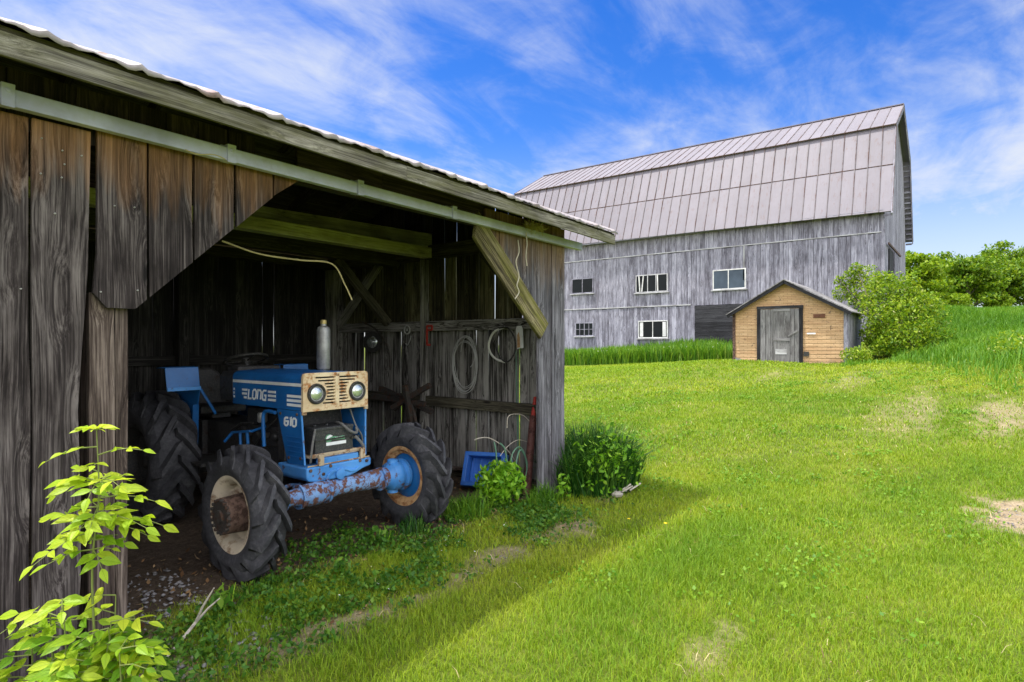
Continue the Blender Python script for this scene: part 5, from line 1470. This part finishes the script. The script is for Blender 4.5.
def compound(m, st, p, d, L, n, size, rnd):
    """opposite leaflets along a drooping rachis"""
    d = d.normalized(); pts = [p]; side = d.cross(EZ).normalized(); N = side.cross(d)
    for k in range(1, n+1):
        t = k/n; pts.append(p + d*L*t - EZ*L*.35*t*t)
    st.tube(pts, .0022, 4, rads=[.0028-.0018*i/n for i in range(n+1)], caps=False)
    for k in range(1, n+1):
        dd = (pts[k]-pts[k-1]).normalized()
        s = size*(.75+.35*math.sin(math.pi*min(1,k/n+.1)))*R.uniform(.85,1.15)
        nn = (N*.8 - FW*R.uniform(.1,1.1) + Vector((R.uniform(-.35,.35),R.uniform(-.35,.35),R.uniform(-.2,.4)))).normalized()
        if k == n: leaflet(m, pts[k], dd, nn, s*1.12, min(1,max(0,rnd+R.uniform(-.2,.2))), R.uniform(.15,.5))
        else:
            for q in (-1, 1): leaflet(m, pts[k], dd*.55+side*q+EZ*R.uniform(-.25,.15), nn, s, min(1,max(0,rnd+R.uniform(-.25,.25))), R.uniform(.15,.5))
def sapling():
    bx, by = .775, 2.42
    root = empty('sapling', (bx, by, 0)); tag(root, 'young yellow-green leafy sapling growing in front of the left shed post', 'sapling')
    lf = MB(); st = MB()
    B = Vector((bx,by,-.03))
    stem = [B, B+Vector((.01,-.01,.5)), B+Vector((.0,.0,.95)), B+Vector((.02,.0,1.2)), B+Vector((.02,.02,1.435))]
    sp = arc(stem, 8); st.tube(sp, .006, 6, rads=[.0055-.004*i/len(sp) for i in range(len(sp))])
    P = lambda z: min(sp, key=lambda q: abs(q.z-z))
    right = RT
    def ring(z, n, L, sz, k, up=.25, ph=0, rb=.5):
        for i in range(n):
            a = 2*math.pi*i/n+ph+R.uniform(-.3,.3); d = right*math.cos(a)+FW*math.sin(a)*.7+EZ*(up+R.uniform(-.1,.15))
            compound(lf, st, P(z+R.uniform(-.035,.035)), d+EZ*R.uniform(-.25,.25), L*R.uniform(.6,1.35), k, sz*R.uniform(.85,1.1), rb+R.uniform(-.1,.25))
    ring(1.425, 6, .04, .050, 2, .5, 0, .6)
    ring(1.325, 2, .13, .056, 3, .35, .1, .55); ring(1.26, 3, .07, .046, 2, .3, .9)
    ring(1.20, 7, .14, .072, 3, .28, .3, .55); ring(1.15, 5, .09, .066, 2, .2, 1.2, .45)
    ring(1.10, 6, .15, .068, 3, .12, .6, .5); ring(1.06, 4, .21, .064, 4, .15, .05, .55); ring(1.03, 4, .10, .060, 3, .0, .8, .4)
    ring(.985, 1, .06, .042, 2, .05, .2, .6)
    for k in range(25):
        a = R.uniform(0, 6.28); rr = .225*math.sqrt(R.random()); b = Vector((bx,by,0))+RT*(math.cos(a)*rr-.01)+FW*math.sin(a)*rr*.7
        hgt = .57+R.uniform(.02,.38)*(1-.6*rr/.225); tip = b+Vector((R.uniform(-.06,.06),R.uniform(-.06,.06),hgt)); st.tube([b-EZ*.03,(b+tip)/2+Vector((.01,.01,0)),tip], .003, 4, rads=[.005,.004,.002])
        for j in range(6):
            d = RT*R.uniform(-1,1)+FW*R.uniform(-.9,.5)+EZ*R.uniform(.0,.4); compound(lf, st, b.lerp(tip,.62+.38*j/5), d, R.uniform(.07,.16), R.choice([2,3,3]), R.uniform(.045,.078), R.uniform(.05,.85))
    for q, z in ((-.25,.56),(-.20,.60),(.10,.66),(.12,.62),(.08,.58),(.14,.66)):
        p = Vector((bx,by,z))+RT*q
        st.tube([Vector((bx,by,z-.2))+RT*q*.4, p], .003, 4)
        for j in range(3): compound(lf, st, p, RT*R.uniform(-1,1)+EZ*.2-FW*.3, .10, 3, .066, .6)
    lf.build('foliage', M['sapling'], root, fixn=False, smooth=True); st.build('stem', M['stem'], root, fixn=False)
sapling()

def weed_plant(name, loc, rx, ry, hh, n, size, mat, label, cat='weed', group=None, leafy=True, stems=10):
    root = empty(name, loc); tag(root, label, cat, group)
    L = np.array(loc)
    C = NR.normal(0,1,(n,3)); C /= np.linalg.norm(C,axis=1)[:,None]; q = NR.random((n,1))**.45
    C = C*q*[rx,ry,hh*.5]+[0,0,hh*.52]; C[:,2] = np.maximum(C[:,2], .02)
    nz = fbm(C[:,0]*1+9, C[:,2]+3, 6/max(rx,.1)*.3, 12); C = C[nz > .33]
    V, Fq, r = leaves(C+L, size*(.6+.7*NR.random(len(C))), np.clip(NR.normal(.5,.22,len(C)),0,1), up=.5, ratio=.48, droop=.3)
    npmesh('foliage', V-L, Fq, r, mat, parent=root)
    m = MB()
    for i in range(stems):
        a = R.random()*6.28; p = Vector(loc)+Vector((math.cos(a)*rx*.25,math.sin(a)*ry*.25,-.02)); e = Vector(loc)+Vector((math.cos(a)*rx*.8*R.random(),math.sin(a)*ry*.8*R.random(),hh*R.uniform(.6,.95))); m.tube([p,p.lerp(e,.5)+Vector((0,0,.04*hh)),e], .004, 5, rads=[.006,.004,.002])
    m.build('stem', M['weed'], root, fixn=False)
    return root
p = onZ(495,493); weed_plant('weed_plant', (5.05,4.05,0), .33, .24, .47, 1050, .075, M['weed'], 'bushy bright green weed in front of the blue crate')
weed_plant('weed_plant', (5.62,3.62,0), .09, .09, .30, 70, .06, M['weed'], 'small thin weed at the foot of the corner boards', stems=4)
weed_plant('weed_plant', (2.75,3.72,0), .10, .09, .16, 60, .05, M['groundcover'], 'little leafy weed just right of the near front tyre', stems=4)
weed_plant('weed_plant', (1.95,3.78,0), .10, .1, .20, 45, .07, M['groundcover'], 'small broad-leaved weed in front of the near tyre on the gravel side', stems=4)
weed_plant('weed_plant', (3.42,4.0,0), .12, .1, .20, 60, .06, M['groundcover'], 'low dark weed under the middle of the front axle', stems=4)

def grass_tuft(name, loc, rx, ry, h, n, w, mat, label):
    root = empty(name, loc); tag(root, label, 'grass clump')
    a = NR.random(n)*6.283; q = np.sqrt(NR.random(n)); x = np.cos(a)*q*rx; y = np.sin(a)*q*ry
    hh = h*(.55+.5*NR.random(n))*(1-.35*q*q); V, Fq, r = blades(x, y, gz(x+loc[0],y+loc[1])-loc[2], hh, w*(.6+.8*NR.random(n)), .15+.75*NR.random(n)*(.5+.6*q), NR.random(n), .6)
    npmesh('blades', V, Fq, r, mat, parent=root); return root
gc_ = grass_tuft('grass_clump', (6.42,3.72,0), .62, .50, .92, 2600, .016, M['clump'], 'dark lush clump of long grass against the shed corner post')
# broad leaves climbing through its left side
C = np.concatenate([NR.normal(0,1,(480,3))*[.20,.12,.20]+[-.26,-.33,.34], NR.normal(0,1,(520,3))*[.30,.24,.16]+[.05,-.22,.42]]); C = C[C[:,2] > .05]
V, Fq, r = leaves(C+np.array(gc_.location), .05+.04*NR.random(len(C)), np.clip(NR.normal(.45,.2,len(C)),0,1), up=.6, ratio=.5)
npmesh('creeper_leaves', V-np.array(gc_.location), Fq, r, M['weed'], parent=gc_)
grass_tuft('grass_tuft', (4.55,4.05,0), .28, .2, .30, 300, .010, M['tallgrass'], 'tuft of long grass between the far front tyre and the bright weed')
grass_tuft('grass_tuft', (5.35,3.72,0), .22, .12, .32, 220, .009, M['tallgrass'], 'thin grass tuft at the foot of the leaning pipe')
grass_tuft('grass_tuft', (3.78,4.05,0), .16, .12, .24, 110, .009, M['clump'], 'small dark grass tuft beside the far front tyre')
grass_tuft('grass_tuft', (2.28,3.92,0), .22, .08, .12, 120, .007, M['tallgrass'], 'short grass tuft at the foot of the near front tyre')
m = MB()
for i in range(5):
    a = Vector((6.12+.06*i,3.28-.02*i,.03)); m.tube([a, a+Vector((R.uniform(.1,.25),R.uniform(-.1,.1),R.uniform(.02,.09)))], .010, 6)
m.lathe([(0,.06),(.03,.07),(.05,.03),(.05,0)], (6.15,3.25,.0), EZ, 7)
tag(m.build('stick_pile', M['twig']), 'few dry sticks and a stone at the foot of the grass clump', 'sticks')

# dandelions in the lawn
def dandelion():
    root = empty('dandelion', (0,0,0)); m = MB(); m.tube([(0,0,0),(.004,.002,.04),(.002,.004,.085)], .002, 5); m.build('stem', M['weed'], root)
    m = MB()
    for k in range(22):
        t = k*2.4; rr = .018*math.sqrt((k+1)/22); d = Vector((math.cos(t),math.sin(t),0)); m.prism([(-.003,0),(.003,0),(.0025,rr),(-.0025,rr)], (0.002,.004,.085), Vector((-d.y,d.x,0)), d+EZ*.25, EZ, .002)
    m.build('flower_head', M['dandelion'], root); return root
dn = dandelion()
for i, (u, v) in enumerate(((629,525),(666,529))):
    p = onZ(u, v, .03); o = dn
    if i:
        o = dn.copy(); COL.objects.link(o)
        for ch in dn.children:
            c = ch.copy(); COL.objects.link(c); c.parent = o
    o.location = (p.x, p.y, g1(p.x,p.y)); o.rotation_euler = (0,0,i*1.3)
    tag(o, ['yellow dandelion in the shade edge nearer the shed corner', 'yellow dandelion farther out in the sunlit grass'][i], 'dandelion', 'dandelions in the lawn')
# tiny white flowers on the soil edge
C = []; 
for i in range(26):
    x, y = NR.uniform(2.3,4.6), NR.uniform(3.15,3.75); C.append((x,y,g1(x,y)+.045))
for i in range(60):
    x, y = NR.uniform(29.2,32.4), NR.uniform(8,25); C.append((x,y,g1(x,y)+.75))
C = np.array(C); sz = np.where(C[:,0] > 20, .09, .016)
V, Fq, r = leaves(C, sz, NR.random(len(C)), up=2, ratio=.9); o = npmesh('white_flowers', V, Fq, r, M['petal']); tag(o, 'tiny white flowers dotted through the grass', 'flowers', kind='stuff')

# ---- shrub beside the outbuilding
def shrub():
    x0, y0 = 23.9, 2.1; z0 = g1(x0,y0); root = empty('shrub', (x0,y0,z0)); tag(root, 'large rounded light green shrub growing beside the ochre outbuilding', 'shrub')
    lobes = [  # (u,v,depth offset, radius)
        (900,332,.3,1.10),(890,312,.8,.95),(916,318,.6,1.0),(928,338,.3,.80),(886,296,1.3,.85),(864,292,2.6,.62),(848,279,3.0,.36),(868,278,2.6,.50),(900,292,1.0,.70),(842,293,3.0,.34),(908,346,-.2,.85),(886,347,.2,.72),(936,348,.2,.50),(862,305,2.4,.5),(856,269,2.6,.24),(836,279,3.2,.20),(880,281,1.6,.36),(922,306,.8,.55),(877,335,.9,.55)]
    tot = []; st = MB(); base = Vector((x0,y0,z0))
    for (u, v, dd, rr) in lobes:
        D = 19.9+dd; c = ray(u,v)*D+Vector((0,0,CAMZ)); n = int(2500*rr**2)+80
        q = NR.normal(0,1,(n,3)); q /= np.linalg.norm(q,axis=1)[:,None]; q *= (rr*(.35+.68*NR.random((n,1))**.5))
        q += np.array(c); f = fbm(q[:,0]*1.0+q[:,2]*.7, q[:,1]+q[:,2]*.9, 1.9, 3); q = q[(f > .37) & (q[:,2] > z0+.05)]
        tot.append(q); st.tube([base+Vector((R.uniform(-.2,.2),R.uniform(-.2,.2),-.05)), base.lerp(c,.55)+Vector((R.uniform(-.2,.2),R.uniform(-.2,.2),.1)), c+Vector((0,0,rr*.5))], .03, 6, rads=[.045,.028,.008])
    C = np.concatenate(tot); L = np.array((x0,y0,z0))
    V, Fq, r = leaves(C-L, .065+.075*NR.random(len(C)), np.clip(NR.normal(.45,.2,len(C))+.18*(fbm(C[:,1],C[:,2],1.2,8)-.5)*2,0,1), up=.7, ratio=.55)
    npmesh('foliage', V, Fq, r, M['shrub'], parent=root); st.build('branches', M['barkdark'], root, smooth=True)
shrub()
# lower weeds around shrub and outbuilding foot
weed_plant('weed_plant', (HX-.3, hr-.35, g1(HX-.3,hr-.35)), .55, .5, .55, 900, .09, M['shrub'], 'low leafy weeds at the right foot of the ochre outbuilding', stems=8)
weed_plant('meadow_weed', (20.5,-.6,g1(20.5,-.6)), .7, .6, .75, 500, .12, M['shrub'], 'pale leafy weed standing out of the meadow grass', stems=8)

# ---- trees beyond the meadow
def tree_mesh(seed, mat, W, H, nc=75, per=95, ls=.34):
    rg = np.random.default_rng(seed); root = empty('maple_tree', (0,0,0))
    cc = rg.normal(0,1,(nc,3)); cc /= np.linalg.norm(cc,axis=1)[:,None]; cc[:,2] = np.abs(cc[:,2])*1.25-.30
    ctr = cc*(.35+.65*rg.random((nc,1))**.5)*[W/2,W/2,H*.44]+[0,0,H*.50]
    cr = (.55+.75*rg.random(nc))*W/7.5
    C = []
    for c, q in zip(ctr, cr):
        p = rg.normal(0,1,(per,3)); p /= np.linalg.norm(p,axis=1)[:,None]; p *= rg.random((per,1))**.4*q*np.array([1.35,1.35,.62]); C.append(c+p)
    C = np.concatenate(C); C = C[C[:,2] > .15*H*rg.random(len(C))]
    tone = np.repeat(rg.random(nc),per)[:len(C)]
    V, Fq, r = leaves(C, ls*(.7+.7*rg.random(len(C))), np.clip(rg.normal(.5,.2,len(C)),0,1), up=.8, ratio=.7)
    npmesh('crown', V, Fq, r, mat, parent=root)
    m = MB(); m.tube([(0,0,-.4),(.05,0,H*.2),(.0,.1,H*.45),(.1,0,H*.8)], .2, 9, rads=[.27,.20,.15,.04])
    for k in range(9):
        a = k*2.4; h = H*(.22+.05*k); e = Vector((math.cos(a)*W*.33,math.sin(a)*W*.33,h+H*.2)); m.tube([(0,.05,h),Vector((0,0,h)).lerp(e,.5)+Vector((0,0,.1)),e], .06, 6, rads=[.09,.06,.02])
    m.build('trunk', M['barkdark'], root, smooth=True); return root
def put_tree(proto, first, D, u, s, rz_, label):
    o = proto
    if not first:
        o = proto.copy(); COL.objects.link(o)
        for ch in proto.children:
            c = ch.copy(); COL.objects.link(c); c.parent = o
    d = ray(u, HORIZON); p = d*D; o.location = (p.x, p.y, g1(p.x,p.y)-.1); o.scale = (s,s,s*1.08); o.rotation_euler = (0,0,rz_)
    tag(o, label, 'tree', 'trees at the far edge of the meadow')
TA = tree_mesh(1, M['tree'], 8.2, 11.6); TB = tree_mesh(2, M['tree'], 7.2, 10.6); TC = tree_mesh(3, M['treelight'], 5.6, 8.2, 60, 90)
rows = [  # proto, depth, u, scale
    (TC, 62, 918, 1.02, 'light green young tree next to the barn gable, leftmost of the tree line'),
    (TA, 80, 946, .93, 'rounded dark maple behind the light young tree near the barn'),
    (TB, 76, 968, 1.00, 'broad maple third along the tree line from the barn'),
    (TA, 82, 988, .98, 'tall broad-crowned maple in the middle of the tree line'),
    (TB, 78, 1008, 1.00, 'maple below the high crown, right of the middle of the tree line'),
    (TA, 92, 1002, 1.22, 'highest maple whose crown rises behind the tree line'),
    (TC, 74, 1000, .62, 'low fresh green tree at the foot of the middle maples'),
    (TB, 80, 1030, 1.04, 'dark maple cut by the right edge of the picture'),
    (TA, 80, 1062, 1.0, 'maple beyond the right edge of the picture, nearer the frame'),
    (TB, 79, 1100, 1.03, 'maple well beyond the right edge of the picture'),
    (TC, 73, 957, .62, 'low fresh green tree under the dark maples near the barn'),
    (TA, 86, 927, .90, 'maple half hidden behind the leftmost light green tree'),
]
seen = set()
for i, (pr, D, u, s, lab) in enumerate(rows):
    put_tree(pr, pr.name not in seen, D, u, s, i*1.1, lab); seen.add(pr.name)

# shaded undergrowth at the foot of the trees
n = 9000; D = NR.uniform(80, 96, n); u = NR.uniform(880, 1250, n)
q = np.array([tuple(ray(a, HORIZON)*b) for a, b in zip(u, D)]); x, y = q[:,0], q[:,1]
h = NR.random(n)**1.3*(1.2+2.0*fbm(x, y, .25, 13))
V, Fq, r = leaves(np.stack([x, y, gz(x,y)+h],1), .3+.25*NR.random(n), NR.random(n)*.6, up=.8, ratio=.7)
o = npmesh('undergrowth', V, Fq, r, M['tree']); tag(o, 'low bushy undergrowth at the foot of the far trees', 'undergrowth', kind='stuff')

# ------------------------------------------------------------------ light, sky, camera
sd = Vector((.20, -.31, -1)).normalized()
L = bpy.data.lights.new('sun', 'SUN'); L.energy = 2.8; L.angle = rad(2.2); L.color = (1.0, .95, .86)
so = bpy.data.objects.new('sun', L); COL.objects.link(so); so.rotation_euler = sd.to_track_quat('-Z', 'Y').to_euler(); so.location = (-6, 10, 25)
w = bpy.data.worlds.new('World'); S.world = w; w.use_nodes = True
nt = w.node_tree; nt.nodes.clear()
def wn(ty, **k):
    x = nt.nodes.new(ty)
    for a, b in k.items(): setattr(x, a, b)
    return x
out = wn('ShaderNodeOutputWorld'); bg = wn('ShaderNodeBackground'); nt.links.new(bg.outputs[0], out.inputs[0])
sky = wn('ShaderNodeTexSky', sky_type='NISHITA'); sky.sun_disc = False
sky.sun_elevation = math.asin(-sd.z); sky.sun_rotation = math.atan2(-sd.x, -sd.y)
sky.air_density = 1.0; sky.dust_density = .3; sky.ozone_density = 3.0
hsv = wn('ShaderNodeHueSaturation'); hsv.inputs['Saturation'].default_value = 1.40; hsv.inputs['Value'].default_value = .71; hsv.inputs['Hue'].default_value = .518; nt.links.new(sky.outputs[0], hsv.inputs['Color'])
geo = wn('ShaderNodeTexCoord'); sep = wn('ShaderNodeSeparateXYZ'); nt.links.new(geo.outputs['Generated'], sep.inputs[0])
def wm(op, a, b=0.0):
    x = wn('ShaderNodeMath', operation=op)
    for i, v in enumerate((a, b)):
        if hasattr(v, 'is_output'): nt.links.new(v, x.inputs[i])
        else: x.inputs[i].default_value = v
    return x.outputs[0]
# clouds lie on a flat high layer: direction divided by its height
den = wm('ADD', wm('MAXIMUM', sep.outputs[2], 0.0), .16)
cx = wm('DIVIDE', sep.outputs[0], den); cy = wm('DIVIDE', sep.outputs[1], den)
cmb = wn('ShaderNodeCombineXYZ'); nt.links.new(cx, cmb.inputs[0]); nt.links.new(cy, cmb.inputs[1])
def wnoise(scale, rot, sc, det, rough, dist, off=(0,0,0)):
    mp = wn('ShaderNodeMapping'); mp.inputs['Scale'].default_value = scale; mp.inputs['Rotation'].default_value = (0,0,rot); mp.inputs['Location'].default_value = off
    nt.links.new(cmb.outputs[0], mp.inputs[0]); n = wn('ShaderNodeTexNoise'); nt.links.new(mp.outputs[0], n.inputs['Vector'])
    n.inputs['Scale'].default_value = sc; n.inputs['Detail'].default_value = det; n.inputs['Roughness'].default_value = rough; n.inputs['Distortion'].default_value = dist
    return n.outputs[0]
def wramp(f, a, b, va=0.0, vb=1.0):
    r = wn('ShaderNodeMapRange', interpolation_type='SMOOTHSTEP'); nt.links.new(f, r.inputs[0]); r.inputs[1].default_value = a; r.inputs[2].default_value = b; r.inputs[3].default_value = va; r.inputs[4].default_value = vb
    return r.outputs[0]
big = wnoise((1,1,1), 0, .50, 3, .5, .4, (6.6,6.1,0))
wisp = wnoise((.7,1.9,1), .9, 1.6, 10, .60, .8, (4,1,0))
puff = wnoise((1,1.25,1), .4, 3.2, 8, .62, .5, (7,3,0))
cov = wm('ADD', wm('MULTIPLY', big, .80), wm('ADD', wm('MULTIPLY', wisp, .62), wm('MULTIPLY', puff, .48)))
cl = wramp(cov, .76, 1.24, 0, .95)
hz = wramp(sep.outputs[2], .0, .34, .82, 0.0)        # whiter air towards the horizon
# added unseen bright cloud, behind the view and overhead, to fill the shade
bk = wramp(wm('ADD', wm('MULTIPLY', sep.outputs[0], FW.x), wm('MULTIPLY', sep.outputs[1], FW.y)), .15, -.35, 0, 1)
hi = wramp(sep.outputs[2], .62, .85, 0, 1)
bank = wm('MULTIPLY', wm('MAXIMUM', bk, hi), wramp(puff, .30, .55, .25, 1))
cm = wn('ShaderNodeMix', data_type='RGBA'); nt.links.new(bank, cm.inputs[0]); cm.inputs[6].default_value = (2.75, 2.9, 3.2, 1); cm.inputs[7].default_value = (11, 10.9, 10.8, 1); ccol = cm.outputs[2]
k = wm('MAXIMUM', wm('MAXIMUM', cl, hz), bank)
mx = wn('ShaderNodeMix', data_type='RGBA'); nt.links.new(k, mx.inputs[0]); nt.links.new(hsv.outputs[0], mx.inputs[6]); nt.links.new(ccol, mx.inputs[7])
nt.links.new(mx.outputs[2], bg.inputs[0]); bg.inputs[1].default_value = .15

cam = bpy.data.cameras.new('camera'); co = bpy.data.objects.new('camera', cam); COL.objects.link(co); S.camera = co
cam.sensor_width = 36; cam.lens = F/1024*36; cam.clip_start = .05; cam.clip_end = 3000; cam.shift_y = (HORIZON-341)/1024
co.location = (0,0,CAMZ); co.rotation_euler = (rad(90), 0, math.atan2(FW.y, FW.x)-math.pi/2)
vs_ = S.view_settings; S.display_settings.display_device = 'sRGB'
vs_.view_transform = 'Standard'; vs_.look = 'None'; vs_.gamma = 1; vs_.exposure = 1.0; vs_.use_curve_mapping = False
cy_ = S.cycles; cy_.use_denoising = True; cy_.max_bounces = 8; cy_.diffuse_bounces = 5; cy_.glossy_bounces = 3; cy_.transmission_bounces = 4; cy_.transparent_max_bounces = 4
cy_.sample_clamp_indirect = 8; cy_.caustics_reflective = False; cy_.caustics_refractive = False
